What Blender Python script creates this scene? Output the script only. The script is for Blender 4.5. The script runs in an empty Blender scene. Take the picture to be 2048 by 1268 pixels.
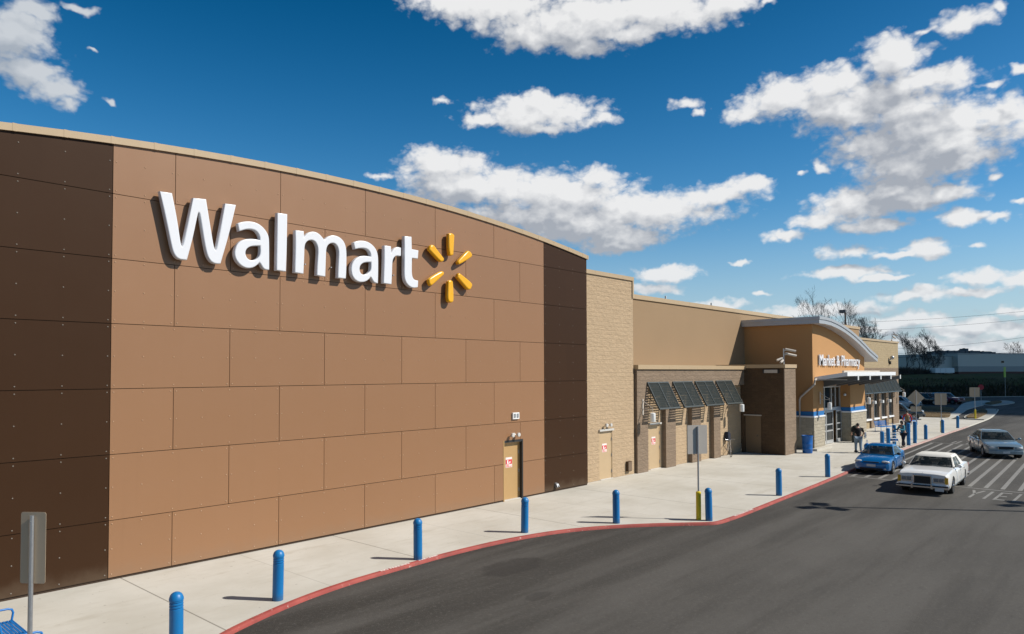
import bpy, bmesh, math, random
import numpy as np
from mathutils import Vector, Matrix
random.seed(7)
R = math.radians
S = bpy.context.scene
C = S.collection

# ------------------------------------------------------------------ camera
F_PX, CX, CY = 1440.0, 1024.0, 704.3
YAW, PITCH, ROLL = 0.7329, 0.0285, -0.0032
CAM = np.array([-6.51, -19.05, 5.009])
_fw = np.array([math.cos(PITCH)*math.cos(YAW), math.cos(PITCH)*math.sin(YAW), math.sin(PITCH)])
_r0 = np.array([math.sin(YAW), -math.cos(YAW), 0.0])
_u0 = np.cross(_r0, _fw)
_rt = math.cos(ROLL)*_r0 + math.sin(ROLL)*_u0
_up = math.cos(ROLL)*_u0 - math.sin(ROLL)*_r0
cd = bpy.data.cameras.new('camera')
cam = bpy.data.objects.new('camera', cd); C.objects.link(cam)
M3 = Matrix(((_rt[0], _up[0], -_fw[0]), (_rt[1], _up[1], -_fw[1]), (_rt[2], _up[2], -_fw[2])))
cam.matrix_world = Matrix.Translation(Vector(CAM)) @ M3.to_4x4()
cd.sensor_width = 36; cd.lens = F_PX/2048*36; cd.shift_y = (CY-634)/2048
cd.clip_start = 0.1; cd.clip_end = 6000
S.camera = cam
def ray(u, v):
    return _fw + _rt*(u-CX)/F_PX - _up*(v-CY)/F_PX

# ------------------------------------------------------------------ light
SUN_EL, SUN_D = 40.8, (0.556, -0.831)
sl = bpy.data.lights.new('sun', 'SUN'); sl.energy = 5.0; sl.angle = R(0.53); sl.color = (1.0, 0.945, 0.86)
so = bpy.data.objects.new('sun', sl); C.objects.link(so)
_sd = Vector((SUN_D[0]*math.cos(R(SUN_EL)), SUN_D[1]*math.cos(R(SUN_EL)), math.sin(R(SUN_EL))))
so.rotation_euler = _sd.to_track_quat('Z', 'Y').to_euler(); so.location = (30, -60, 60)

S.view_settings.view_transform = 'Standard'; S.view_settings.look = 'None'
S.view_settings.exposure = 0.12; S.view_settings.gamma = 1.0; S.view_settings.use_curve_mapping = False

# ------------------------------------------------------------------ materials
def nmat(name):
    m = bpy.data.materials.new(name); m.use_nodes = True
    nt = m.node_tree
    return m, nt, nt.nodes['Principled BSDF'], nt.links
def N(nt, t, **kw):
    n = nt.nodes.new(t)
    for k, v in kw.items(): setattr(n, k, v)
    return n
def mth(nt, op, a, b=None, c=None, clamp=False):
    n = nt.nodes.new('ShaderNodeMath'); n.operation = op; n.use_clamp = clamp
    for i, x in enumerate((a, b, c)):
        if x is None: continue
        if isinstance(x, (int, float)): n.inputs[i].default_value = x
        else: nt.links.new(x, n.inputs[i])
    return n.outputs[0]
def mix(nt, fac, a, b):
    n = nt.nodes.new('ShaderNodeMix'); n.data_type = 'RGBA'
    for i, x in ((0, fac), (6, a), (7, b)):
        if isinstance(x, (int, float)): n.inputs[i].default_value = x
        elif isinstance(x, tuple): n.inputs[i].default_value = (*x, 1)
        else: nt.links.new(x, n.inputs[i])
    return n.outputs[2]
def noise(nt, vec, scale, detail=4, rough=.55, dist=0):
    n = nt.nodes.new('ShaderNodeTexNoise'); n.inputs['Scale'].default_value = scale
    n.inputs['Detail'].default_value = detail; n.inputs['Roughness'].default_value = rough
    n.inputs['Distortion'].default_value = dist
    if vec is not None: nt.links.new(vec, n.inputs['Vector'])
    return n.outputs[0]
def ramp(nt, fac, a, b):
    n = nt.nodes.new('ShaderNodeMapRange'); n.inputs[1].default_value = a; n.inputs[2].default_value = b
    n.interpolation_type = 'SMOOTHSTEP'; nt.links.new(fac, n.inputs[0]); return n.outputs[0]
def objvec(nt, scale=(1, 1, 1)):
    tc = nt.nodes.new('ShaderNodeTexCoord')
    mp = nt.nodes.new('ShaderNodeMapping'); mp.inputs['Scale'].default_value = scale
    nt.links.new(tc.outputs['Object'], mp.inputs[0]); return mp.outputs[0]
def bump(nt, bs, h, strength=.3, dist=.02):
    b = nt.nodes.new('ShaderNodeBump'); b.inputs['Strength'].default_value = strength; b.inputs['Distance'].default_value = dist
    nt.links.new(h, b.inputs['Height']); nt.links.new(b.outputs[0], bs.inputs['Normal'])
def shade(c, k): return tuple(min(1, x*k) for x in c)

def plain(name, col, rough=.5, metal=0, var=.12, scale=3.0, coat=0, bmp=0, bscale=60, spec=.5, flat=False):
    m, nt, bs, L = nmat(name)
    v = objvec(nt)
    f = noise(nt, v, scale, 5)
    L.new(mix(nt, f, shade(col, 1-var), shade(col, 1+var)), bs.inputs['Base Color'])
    bs.inputs['Metallic'].default_value = metal; bs.inputs['Specular IOR Level'].default_value = spec
    if flat: bs.inputs['Roughness'].default_value = rough
    else: L.new(mth(nt, 'MULTIPLY_ADD', noise(nt, v, scale*4, 3), .25, rough-.125), bs.inputs['Roughness'])
    if coat: bs.inputs['Coat Weight'].default_value = coat; bs.inputs['Coat Roughness'].default_value = .04
    if bmp: bump(nt, bs, noise(nt, v, bscale, 3), bmp, .01)
    return m

def block(name, col, mortar, bw=.40, bh=.20, bumpk=1.0, rough=.9, var=.18, rocky=1.0, smooth=False):
    m, nt, bs, L = nmat(name)
    tc = N(nt, 'ShaderNodeTexCoord'); sp = N(nt, 'ShaderNodeSeparateXYZ'); L.new(tc.outputs['Object'], sp.inputs[0])
    cb = N(nt, 'ShaderNodeCombineXYZ'); L.new(mth(nt, 'ADD', sp.outputs[0], sp.outputs[1]), cb.inputs[0]); L.new(sp.outputs[2], cb.inputs[1])
    br = N(nt, 'ShaderNodeTexBrick'); L.new(cb.outputs[0], br.inputs['Vector'])
    br.inputs['Scale'].default_value = 1; br.inputs['Brick Width'].default_value = bw; br.inputs['Row Height'].default_value = bh
    br.inputs['Mortar Size'].default_value = .006; br.inputs['Mortar Smooth'].default_value = .3; br.inputs['Bias'].default_value = 0
    br.inputs['Color1'].default_value = (*shade(col, 1-var), 1); br.inputs['Color2'].default_value = (*shade(col, 1+var), 1)
    br.inputs['Mortar'].default_value = (*mortar, 1)
    mpn = N(nt, 'ShaderNodeMapping'); mpn.inputs['Scale'].default_value = (1, 1, 1.9); L.new(tc.outputs['Object'], mpn.inputs[0])
    n1 = noise(nt, mpn.outputs[0], 4.2, 7, .68)
    n2 = noise(nt, tc.outputs['Object'], 30, 4, .6)
    c = mix(nt, mth(nt, 'MULTIPLY', n2, .5), br.outputs['Color'], shade(col, .8))
    c = mix(nt, mth(nt, 'MULTIPLY', ramp(nt, noise(nt, mpn.outputs[0], 1.7, 5, .6), .55, .75), .22), c, shade(col, .72))
    c = mix(nt, mth(nt, 'MULTIPLY', ramp(nt, noise(nt, mpn.outputs[0], 9, 3, .6), .64, .72), .35), c, shade(col, .62))
    L.new(c, bs.inputs['Base Color'])
    bs.inputs['Roughness'].default_value = rough; bs.inputs['Specular IOR Level'].default_value = .2
    h = mth(nt, 'ADD', mth(nt, 'MULTIPLY', n1, 1.1*rocky), mth(nt, 'MULTIPLY', n2, .25*rocky))
    h = mth(nt, 'SUBTRACT', h, mth(nt, 'MULTIPLY', br.outputs['Fac'], .35))
    bump(nt, bs, h, bumpk, .10 if not smooth else .02)
    return m

def glassy(name, col=(.012, .016, .018), rough=.06):
    m, nt, bs, L = nmat(name)
    v = objvec(nt); L.new(mix(nt, noise(nt, v, 1.5, 3), shade(col, .6), shade(col, 1.8)), bs.inputs['Base Color'])
    bs.inputs['Roughness'].default_value = rough; bs.inputs['Specular IOR Level'].default_value = .28
    return m

def cladding(name, col, rough, spec, var):
    m, nt, bs, L = nmat(name); tc = N(nt, 'ShaderNodeTexCoord'); o = tc.outputs['Object']
    sp = N(nt, 'ShaderNodeSeparateXYZ'); L.new(o, sp.inputs[0])
    # each board has a slightly different batch tone (running bond: 3.027 m boards, 1.6 m rows)
    row = mth(nt, 'FLOOR', mth(nt, 'DIVIDE', mth(nt, 'SUBTRACT', sp.outputs[2], 1.445-1.6), 1.6))
    half = mth(nt, 'MULTIPLY', mth(nt, 'SUBTRACT', 1, mth(nt, 'MODULO', row, 2)), 1.5135)
    colm = mth(nt, 'FLOOR', mth(nt, 'DIVIDE', mth(nt, 'SUBTRACT', mth(nt, 'ADD', sp.outputs[0], 30.27), half), 3.027))
    cb = N(nt, 'ShaderNodeCombineXYZ'); L.new(row, cb.inputs[0]); L.new(colm, cb.inputs[1])
    wn_ = N(nt, 'ShaderNodeTexWhiteNoise', noise_dimensions='2D'); L.new(cb.outputs[0], wn_.inputs['Vector'])
    mp = N(nt, 'ShaderNodeMapping'); mp.inputs['Scale'].default_value = (5, 1, .22); L.new(o, mp.inputs[0])
    c = mix(nt, wn_.outputs['Value'], shade(col, 1-var), shade(col, 1+var))
    c = mix(nt, mth(nt, 'MULTIPLY', ramp(nt, noise(nt, mp.outputs[0], 1, 5, .6), .52, .8), .10), c, shade(col, .70))
    c = mix(nt, mth(nt, 'MULTIPLY', noise(nt, o, .5, 5, .6), .10), c, shade(col, 1.2))
    low = mth(nt, 'SUBTRACT', 1, ramp(nt, mth(nt, 'ADD', sp.outputs[2], mth(nt, 'MULTIPLY', noise(nt, o, 2.5, 5), .5)), .25, .75))
    c = mix(nt, mth(nt, 'MULTIPLY', low, .22), c, (.22, .17, .12))
    L.new(c, bs.inputs['Base Color']); bs.inputs['Specular IOR Level'].default_value = spec
    L.new(mth(nt, 'MULTIPLY_ADD', noise(nt, o, 1.2, 4), .14, rough-.07), bs.inputs['Roughness'])
    bump(nt, bs, noise(nt, o, .8, 2), .05, .03)
    return m
MT = {}
MT['panel_tan'] = cladding('tan cladding', (.272, .142, .070), .40, .45, .04)
MT['panel_dark'] = cladding('dark brown cladding', (.042, .0195, .0085), .45, .14, .05)
MT['gap'] = plain('gap shadow backing', (.05, .03, .018), .9, var=.1)
MT['rivet'] = plain('rivet metal', (.19, .16, .13), .4, metal=.1, var=.05)
MT['coping'] = plain('tan metal coping', (.44, .325, .195), .45, var=.06, scale=1.5)
MT['pier'] = block('tan split block', (.48, .355, .228), (.44, .325, .21), bumpk=.6, var=.04, rocky=1.0)
MT['brown_block'] = block('brown split block', (.255, .190, .135), (.235, .175, .125), bumpk=.6, var=.08)
MT['box_block'] = block('brown split block, shade in colour', (.105, .066, .038), (.095, .06, .035), bumpk=.6, var=.1)  # darkened copy: service box's left side holds its shade in the colour
MT['tan_block'] = block('pale tan block', (.40, .315, .195), (.34, .26, .16), bumpk=.5, var=.06, rocky=.6)
MT['stone'] = block('grey stone block', (.43, .385, .30), (.36, .32, .26), bumpk=.8, var=.10)
MT['stucco'] = plain('tan stucco', (.305, .212, .128), .92, var=.05, scale=.5, bmp=.25, bscale=40, spec=.15)
MT['orange'] = plain('orange stucco', (.46, .255, .112), .9, var=.04, scale=.6, bmp=.2, bscale=40, spec=.15)
MT['door_tan'] = plain('ochre door paint', (.43, .27, .115), .45, var=.04)
MT['door_beige'] = plain('beige door paint', (.47, .345, .205), .45, var=.04)
MT['door_brown'] = plain('brown door paint', (.17, .11, .06), .5, var=.05)
MT['cap_grey'] = plain('pale metal', (.62, .60, .56), .4, metal=.2, var=.05)
MT['steel'] = plain('galvanised steel', (.42, .43, .44), .42, metal=.75, var=.12, scale=8)
MT['sign_back'] = plain('bare aluminium sheet', (.50, .45, .39), .65, metal=.0, var=.07, scale=4)
MT['sign_back_warm'] = plain('weathered aluminium sheet', (.50, .39, .27), .7, metal=.0, var=.07, scale=4)
MT['white'] = plain('white enamel', (.80, .80, .79), .35, var=.03)
MT['white_letter'] = plain('white acrylic', (.72, .73, .76), .28, var=.004, flat=True)
MT['yellow_letter'] = plain('amber acrylic', (.80, .40, .010), .28, var=.02, flat=True)
def sleeve_mat():
    m, nt, bs, L = nmat('blue plastic sleeve'); o = objvec(nt); oi = N(nt, 'ShaderNodeObjectInfo'); tc = N(nt, 'ShaderNodeTexCoord')
    sp = N(nt, 'ShaderNodeSeparateXYZ'); L.new(tc.outputs['Object'], sp.inputs[0])
    off = vmath(nt, 'ADD', o, oi.outputs['Location'])
    c = mix(nt, noise(nt, off, 2, 4), (.0025, .135, .36), (.005, .170, .45))
    c = mix(nt, mth(nt, 'MULTIPLY', oi.outputs['Random'], .25), c, (.02, .19, .42))
    c = mix(nt, mth(nt, 'MULTIPLY', ramp(nt, noise(nt, off, 14, 6, .75), .60, .70), .45), c, (.05, .16, .28))
    dirt = mth(nt, 'SUBTRACT', 1, ramp(nt, mth(nt, 'ADD', sp.outputs[2], mth(nt, 'MULTIPLY', noise(nt, off, 9, 5), .18)), .06, .30))
    c = mix(nt, mth(nt, 'MULTIPLY', dirt, .55), c, (.05, .06, .07))
    L.new(c, bs.inputs['Base Color']); L.new(mth(nt, 'MULTIPLY_ADD', noise(nt, off, 6, 4), .3, .28), bs.inputs['Roughness'])
    return m
def vmath(nt, op, a, b):
    n = nt.nodes.new('ShaderNodeVectorMath'); n.operation = op; nt.links.new(a, n.inputs[0]); nt.links.new(b, n.inputs[1]); return n.outputs[0]
MT['blue'] = sleeve_mat()
MT['blue_bench'] = plain('blue coated steel', (.004, .14, .42), .4, var=.05)
MT['blue_barrel'] = plain('blue drum plastic', (.002, .105, .38), .4, var=.06)
MT['blue_band'] = plain('blue band paint', (.008, .145, .40), .6, var=.04)
MT['yellow'] = plain('yellow pipe paint', (.72, .54, .012), .5, var=.08)
MT['roof_grey'] = plain('grey metal roofing', (.42, .435, .455), .42, metal=.25, var=.05, scale=2)
MT['roof_white'] = plain('white metal fascia', (.82, .83, .84), .35, var=.03)
MT['canopy_grey'] = plain('dark grey steel, shaded beam sides', (.10, .105, .112), .5, var=.08)
MT['beam_end'] = plain('pale grey paint, lit beam ends', (.60, .62, .62), .45, var=.05)
MT['louver'] = plain('charcoal green louver', (.050, .060, .058), .42, metal=.2, var=.12, scale=5)
MT['alu'] = plain('clear anodised aluminium', (.62, .63, .63), .38, metal=.5, var=.05)
MT['glass'] = glassy('dark glass')
MT['black'] = plain('black rubber', (.012, .012, .013), .7, var=.2)
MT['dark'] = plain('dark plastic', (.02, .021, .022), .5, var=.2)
MT['dgreen'] = plain('dark green plastic', (.028, .042, .036), .5, var=.1)
MT['red'] = plain('red sticker', (.62, .03, .04), .5, var=.05)
MT['pale_red'] = plain('pale pink sticker', (.78, .66, .62), .5, var=.05)
MT['lampwhite'] = plain('lamp shade white', (.78, .79, .78), .4, var=.03)
MT['chrome'] = plain('chrome', (.72, .72, .73), .14, metal=1, var=.04)
MT['mark'] = plain('road paint', (.215, .21, .195), .8, var=.28, scale=7)

def concrete():
    m, nt, bs, L = nmat('broom finished concrete')
    tc = N(nt, 'ShaderNodeTexCoord'); o = tc.outputs['Object']
    sp = N(nt, 'ShaderNodeSeparateXYZ'); L.new(o, sp.inputs[0])
    mp = N(nt, 'ShaderNodeMapping'); mp.inputs['Scale'].default_value = (.35, 1.6, 1); mp.inputs['Rotation'].default_value = (0, 0, .5); L.new(o, mp.inputs[0])
    big = noise(nt, o, .35, 6, .6); st = noise(nt, mp.outputs[0], 2.2, 6, .65); fine = noise(nt, o, 40, 4, .6); sm = noise(nt, o, 2.6, 5, .6)
    c = mix(nt, ramp(nt, big, .3, .7), (.48, .455, .395), (.58, .56, .505))
    c = mix(nt, mth(nt, 'MULTIPLY', ramp(nt, st, .5, .75), .35), c, (.40, .365, .295))
    c = mix(nt, mth(nt, 'MULTIPLY', ramp(nt, sm, .62, .74), .28), c, (.36, .32, .25))
    c = mix(nt, mth(nt, 'MULTIPLY', fine, .22), c, (.42, .40, .34))
    gum = ramp(nt, noise(nt, o, 7.5, 2, .5), .70, .735)
    c = mix(nt, mth(nt, 'MULTIPLY', gum, .45), c, (.20, .18, .15))
    drip = ramp(nt, noise(nt, mp.outputs[0], .7, 7, .7), .56, .70)
    c = mix(nt, mth(nt, 'MULTIPLY', drip, .30), c, (.33, .29, .225))
    # control joints across the walk, one every 6.1 m with a faint one halfway, and one along the wall
    def line(val, period, off, half):
        a = mth(nt, 'SUBTRACT', val, off)
        a = mth(nt, 'PINGPONG', a, period/2)
        return mth(nt, 'LESS_THAN', a, half)
    j = mth(nt, 'MULTIPLY', line(sp.outputs[0], 6.1, .3, .018), .7)
    j2 = mth(nt, 'MULTIPLY', line(sp.outputs[0], 3.05, .3, .012), .34)
    yy = mth(nt, 'LESS_THAN', mth(nt, 'ABSOLUTE', mth(nt, 'ADD', sp.outputs[1], 2.35)), .012)
    jj = mth(nt, 'MAXIMUM', mth(nt, 'MAXIMUM', j, j2), mth(nt, 'MULTIPLY', mth(nt, 'MULTIPLY', yy, mth(nt, 'GREATER_THAN', sp.outputs[0], 12.5)), .3))
    c = mix(nt, jj, c, (.16, .145, .12))
    L.new(c, bs.inputs['Base Color']); bs.inputs['Roughness'].default_value = .88; bs.inputs['Specular IOR Level'].default_value = .25
    bump(nt, bs, fine, .15, .01)
    return m
MT['concrete'] = concrete()
def asphalt():
    m, nt, bs, L = nmat('worn asphalt')
    tc = N(nt, 'ShaderNodeTexCoord'); o = tc.outputs['Object']
    sp = N(nt, 'ShaderNodeSeparateXYZ'); L.new(o, sp.inputs[0])
    mp = N(nt, 'ShaderNodeMapping'); mp.inputs['Scale'].default_value = (.09, .9, 1); mp.inputs['Rotation'].default_value = (0, 0, R(6)); L.new(o, mp.inputs[0])
    big = noise(nt, o, .22, 5, .6); tr = noise(nt, mp.outputs[0], 1.0, 5, .6); mid = noise(nt, o, 3, 6, .65); fine = noise(nt, o, 120, 3, .7); grit = noise(nt, o, 45, 2, .5)
    wob = mth(nt, 'MULTIPLY_ADD', noise(nt, o, .18, 3), 5.0, -2.5)
    lane = ramp(nt, mth(nt, 'ADD', mth(nt, 'MULTIPLY', sp.outputs[1], -1), wob), 5.0, 12.5)
    c = mix(nt, lane, (.038, .0355, .031), (.080, .0755, .068))
    c = mix(nt, mth(nt, 'MULTIPLY', ramp(nt, tr, .38, .66), .5), c, shade((.105, .10, .092), 1.1))
    c = mix(nt, mth(nt, 'MULTIPLY', ramp(nt, mth(nt, 'SUBTRACT', 1, tr), .5, .68), .35), c, (.042, .04, .037))
    c = mix(nt, mth(nt, 'MULTIPLY', ramp(nt, big, .42, .7), .35), c, (.055, .052, .047))
    c = mix(nt, mth(nt, 'MULTIPLY', ramp(nt, mid, .6, .75), .3), c, (.04, .037, .034))
    c = mix(nt, mth(nt, 'MULTIPLY', ramp(nt, grit, .60, .70), .45), c, (.17, .16, .145))
    g2 = noise(nt, o, 10, 7, .85)
    c = mix(nt, mth(nt, 'MULTIPLY', ramp(nt, g2, .54, .64), .5), c, (.135, .128, .115))
    c = mix(nt, mth(nt, 'MULTIPLY', ramp(nt, mth(nt, 'SUBTRACT', 1, g2), .56, .66), .5), c, (.028, .026, .023))
    # oil stain patch near the kerb
    def blob(cx, cy, rx, ry, k, col, cc):
        a = mth(nt, 'POWER', mth(nt, 'DIVIDE', mth(nt, 'SUBTRACT', sp.outputs[0], cx), rx), 2)
        b = mth(nt, 'POWER', mth(nt, 'DIVIDE', mth(nt, 'SUBTRACT', sp.outputs[1], cy), ry), 2)
        d = mth(nt, 'ADD', mth(nt, 'ADD', a, b), mth(nt, 'MULTIPLY_ADD', mid, 1.6, -.8))
        return mix(nt, mth(nt, 'MULTIPLY', mth(nt, 'SUBTRACT', 1, ramp(nt, d, .5, 1.1)), k), cc, col)
    c = blob(7.7, -6.3, 1.25, .62, .55, (.026, .024, .022), c)
    c = blob(6.2, -8.4, .5, .22, .4, (.028, .026, .024), c)
    c = blob(2.6, -8.9, .35, .2, .6, (.028, .026, .024), c)
    L.new(c, bs.inputs['Base Color']); bs.inputs['Roughness'].default_value = .9; bs.inputs['Specular IOR Level'].default_value = .25
    bump(nt, bs, mth(nt, 'ADD', fine, grit), .35, .012)
    return m
MT['asphalt'] = asphalt()
def kerbred():
    m, nt, bs, L = nmat('faded red kerb paint')
    tc = N(nt, 'ShaderNodeTexCoord'); o = tc.outputs['Object']
    sp = N(nt, 'ShaderNodeSeparateXYZ'); L.new(o, sp.inputs[0])
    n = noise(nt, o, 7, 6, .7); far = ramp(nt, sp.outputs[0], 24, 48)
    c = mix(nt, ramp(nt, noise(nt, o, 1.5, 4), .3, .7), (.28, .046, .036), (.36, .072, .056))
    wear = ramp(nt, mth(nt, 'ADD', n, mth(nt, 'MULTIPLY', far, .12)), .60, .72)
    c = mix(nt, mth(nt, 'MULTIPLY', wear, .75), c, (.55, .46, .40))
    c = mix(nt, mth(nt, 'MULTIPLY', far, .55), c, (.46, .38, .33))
    c = mix(nt, mth(nt, 'MULTIPLY', ramp(nt, noise(nt, o, 3.2, 6, .75), .52, .68), .6), c, (.12, .05, .042))
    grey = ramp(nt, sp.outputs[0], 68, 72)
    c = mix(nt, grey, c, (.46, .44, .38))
    L.new(c, bs.inputs['Base Color']); bs.inputs['Roughness'].default_value = .75
    return m
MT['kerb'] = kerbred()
def turf(name, a, b, s=.4):
    m, nt, bs, L = nmat(name); o = objvec(nt)
    c = mix(nt, ramp(nt, noise(nt, o, s, 7, .65), .35, .65), a, b)
    c = mix(nt, mth(nt, 'MULTIPLY', noise(nt, o, 9, 5, .7), .5), c, shade(a, .5))
    L.new(c, bs.inputs['Base Color']); bs.inputs['Roughness'].default_value = .95; bs.inputs['Specular IOR Level'].default_value = .1
    bump(nt, bs, noise(nt, o, 6, 6, .7), .8, .2)
    return m
MT['hill'] = turf('winter grass bank', (.13, .13, .045), (.18, .14, .07), .25)
MT['bank'] = turf('brown weeds', (.072, .060, .032), (.105, .080, .045), .5)
MT['mulch'] = turf('brown winter turf', (.15, .105, .055), (.24, .17, .09), .6)
MT['field'] = turf('far field', (.07, .075, .035), (.11, .10, .055), .02)
MT['bark'] = plain('grey bark', (.10, .085, .075), .9, var=.2)
MT['brush'] = plain('dry brush twigs', (.085, .058, .042), .9, var=.25)
MT['far_white'] = plain('pale grey precast wall', (.62, .57, .50), .8, var=.04, scale=.2)
MT['far_grey'] = plain('grey lower wall', (.36, .355, .34), .8, var=.05, scale=.2)
MT['far_red'] = plain('dark red brick base', (.12, .05, .04), .85, var=.1)
MT['unit'] = plain('dark roof unit paint', (.07, .085, .095), .6, var=.1)
MT['wire'] = plain('cable', (.05, .055, .06), .6)
MT['lime'] = plain('fluorescent sign', (.50, .72, .02), .5, var=.03)
MT['skin'] = plain('skin', (.45, .26, .18), .55, var=.06)
MT['hair'] = plain('dark hair', (.014, .011, .009), .6, var=.3)
MT['tee'] = plain('black cotton', (.008, .008, .009), .9, var=.2)
MT['jean'] = plain('washed denim', (.16, .22, .29), .9, var=.15)
MT['navy'] = plain('dark navy cloth', (.012, .018, .035), .9, var=.2)
MT['teal'] = plain('teal fleece', (.045, .21, .29), .95, var=.15)
MT['vest'] = plain('tan work vest', (.19, .14, .075), .9, var=.12)
MT['redcloth'] = plain('red cotton', (.36, .03, .035), .9, var=.1)
MT['shoe'] = plain('dark shoe leather', (.03, .025, .02), .6, var=.2)

# ------------------------------------------------------------------ mesh builder
class MB:
    def __init__(s): s.v = []; s.f = []; s.fm = []; s.mi = 0
    def add(s, vs, fs):
        o = len(s.v); s.v += [tuple(map(float, p)) for p in vs]
        for f in fs: s.f.append([o+i for i in f]); s.fm.append(s.mi)
        return s
    def box(s, x0, x1, y0, y1, z0, z1):
        return s.add([(x0,y0,z0),(x1,y0,z0),(x1,y1,z0),(x0,y1,z0),(x0,y0,z1),(x1,y0,z1),(x1,y1,z1),(x0,y1,z1)],
                     [(3,2,1,0),(4,5,6,7),(0,1,5,4),(1,2,6,5),(2,3,7,6),(3,0,4,7)])
    def prism(s, poly, axis, a, b):
        """poly: 2-D points; axis 'y': (x,z) ; 'x': (y,z) ; 'z': (x,y)"""
        def P(p, c): return {'y': (p[0], c, p[1]), 'x': (c, p[0], p[1]), 'z': (p[0], p[1], c)}[axis]
        n = len(poly)
        ar = sum(poly[i][0]*poly[(i+1)%n][1]-poly[(i+1)%n][0]*poly[i][1] for i in range(n))
        if (ar < 0) != (axis == 'y'): poly = poly[::-1]
        vs = [P(p, a) for p in poly]+[P(p, b) for p in poly]
        fs = [tuple(range(n))[::-1], tuple(range(n, 2*n))]+[(i, (i+1)%n, n+(i+1)%n, n+i) for i in range(n)]
        return s.add(vs, fs)
    def tube(s, pts, r, seg=8, cap=True, rs=None):
        pts = [Vector(p) for p in pts]; rings = []; ref = None
        for i, p in enumerate(pts):
            t = (pts[min(i+1, len(pts)-1)]-pts[max(i-1, 0)]).normalized()
            if ref is None: ref = Vector((0, 0, 1)) if abs(t.z) < .9 else Vector((1, 0, 0))
            a = t.cross(ref).normalized(); b = t.cross(a).normalized(); ref = -b if False else ref
            rr = rs[i] if rs else r
            rings.append([p+a*math.cos(2*math.pi*k/seg)*rr+b*math.sin(2*math.pi*k/seg)*rr for k in range(seg)])
        vs = [q for ring in rings for q in ring]; fs = []
        for i in range(len(pts)-1):
            for k in range(seg): fs.append((i*seg+k, i*seg+(k+1)%seg, (i+1)*seg+(k+1)%seg, (i+1)*seg+k))
        if cap: fs.append(tuple(range(seg))[::-1]); fs.append(tuple(range((len(pts)-1)*seg, len(pts)*seg)))
        return s.add(vs, fs)
    def lathe(s, prof, c=(0, 0, 0), seg=24, axis='z'):
        vs = []; fs = []; n = len(prof)
        for r, h in prof:
            for k in range(seg):
                a = 2*math.pi*k/seg; x, y = r*math.cos(a), r*math.sin(a)
                p = (x, y, h) if axis == 'z' else ((x, h, y) if axis == 'y' else (h, x, y))
                vs.append((c[0]+p[0], c[1]+p[1], c[2]+p[2]))
        for i in range(n-1):
            for k in range(seg):
                q = (i*seg+k, i*seg+(k+1)%seg, (i+1)*seg+(k+1)%seg, (i+1)*seg+k)
                fs.append(q if axis != 'y' else q[::-1])
        fs.append(tuple(range(seg))[::-1] if axis != 'y' else tuple(range(seg)))
        fs.append(tuple(range((n-1)*seg, n*seg)) if axis != 'y' else tuple(range((n-1)*seg, n*seg))[::-1])
        return s.add(vs, fs)
    def sphere(s, c, r, seg=12, rings=8, sc=(1, 1, 1)):
        prof = [(max(1e-4, math.sin(math.pi*i/rings)), -math.cos(math.pi*i/rings)) for i in range(rings+1)]
        o = len(s.v); s.lathe(prof, (0, 0, 0), seg)
        for i in range(o, len(s.v)):
            x, y, z = s.v[i]; s.v[i] = (c[0]+x*r*sc[0], c[1]+y*r*sc[1], c[2]+z*r*sc[2])
        return s
    def mesh(s, name, mats, smooth=None):
        me = bpy.data.meshes.new(name); me.from_pydata(s.v, [], s.f)
        for m in mats: me.materials.append(m)
        if len(mats) > 1: me.polygons.foreach_set('material_index', s.fm)
        me.update()
        if smooth: finish(me, smooth)
        return me
    def build(s, name, m, parent=None, smooth=None, bevel=0, world=False):
        mats = m if isinstance(m, (list, tuple)) else [m]
        return link(name, s.mesh(name, mats, smooth), parent, bevel, world)
def finish(me, ang):
    me.polygons.foreach_set('use_smooth', [True]*len(me.polygons)); me.set_sharp_from_angle(angle=R(ang))
def wl(o):
    v = Vector((0, 0, 0))
    while o is not None: v = v+o.location; o = o.parent
    return v
def link(name, me, parent=None, bevel=0, world=False):
    o = bpy.data.objects.new(name, me); C.objects.link(o)
    if parent is not None:
        o.parent = parent
        if world: o.location = -wl(parent)
    if bevel:
        b = o.modifiers.new('bevel', 'BEVEL'); b.width = bevel; b.segments = 2; b.limit_method = 'ANGLE'; b.angle_limit = R(40)
    return o
def tag(o, label=None, cat=None, group=None, kind=None):
    if label: o['label'] = label
    if cat: o['category'] = cat
    if group: o['group'] = group
    if kind: o['kind'] = kind
    return o
def thing(name, loc, label, cat, rz=0, group=None):
    o = bpy.data.objects.new(name, None); C.objects.link(o); o.location = loc; o.rotation_euler = (0, 0, rz)
    o.empty_display_size = .2
    return tag(o, label, cat, group)
def dup(root, loc, rz, label, group=None):
    r = root.copy(); C.objects.link(r); r.location = loc; r.rotation_euler = (0, 0, rz); tag(r, label, None, group)
    for ch in list(root.children):
        c = ch.copy(); C.objects.link(c); c.parent = r
        for g in list(ch.children):
            d = g.copy(); C.objects.link(d); d.parent = c
    return r
def eval_mesh(o):
    dg = bpy.context.evaluated_depsgraph_get(); dg.update()
    me = bpy.data.meshes.new_from_object(o.evaluated_get(dg)); return me
def text_mesh(body, size=1.0, ext=.03, offset=0.0, bev=0.0):
    cu = bpy.data.curves.new('text', 'FONT'); cu.body = body; cu.size = size; cu.extrude = ext; cu.offset = offset; cu.bevel_depth = bev
    o = bpy.data.objects.new('text', cu); C.objects.link(o); me = eval_mesh(o)
    bpy.data.objects.remove(o); return me
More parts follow.
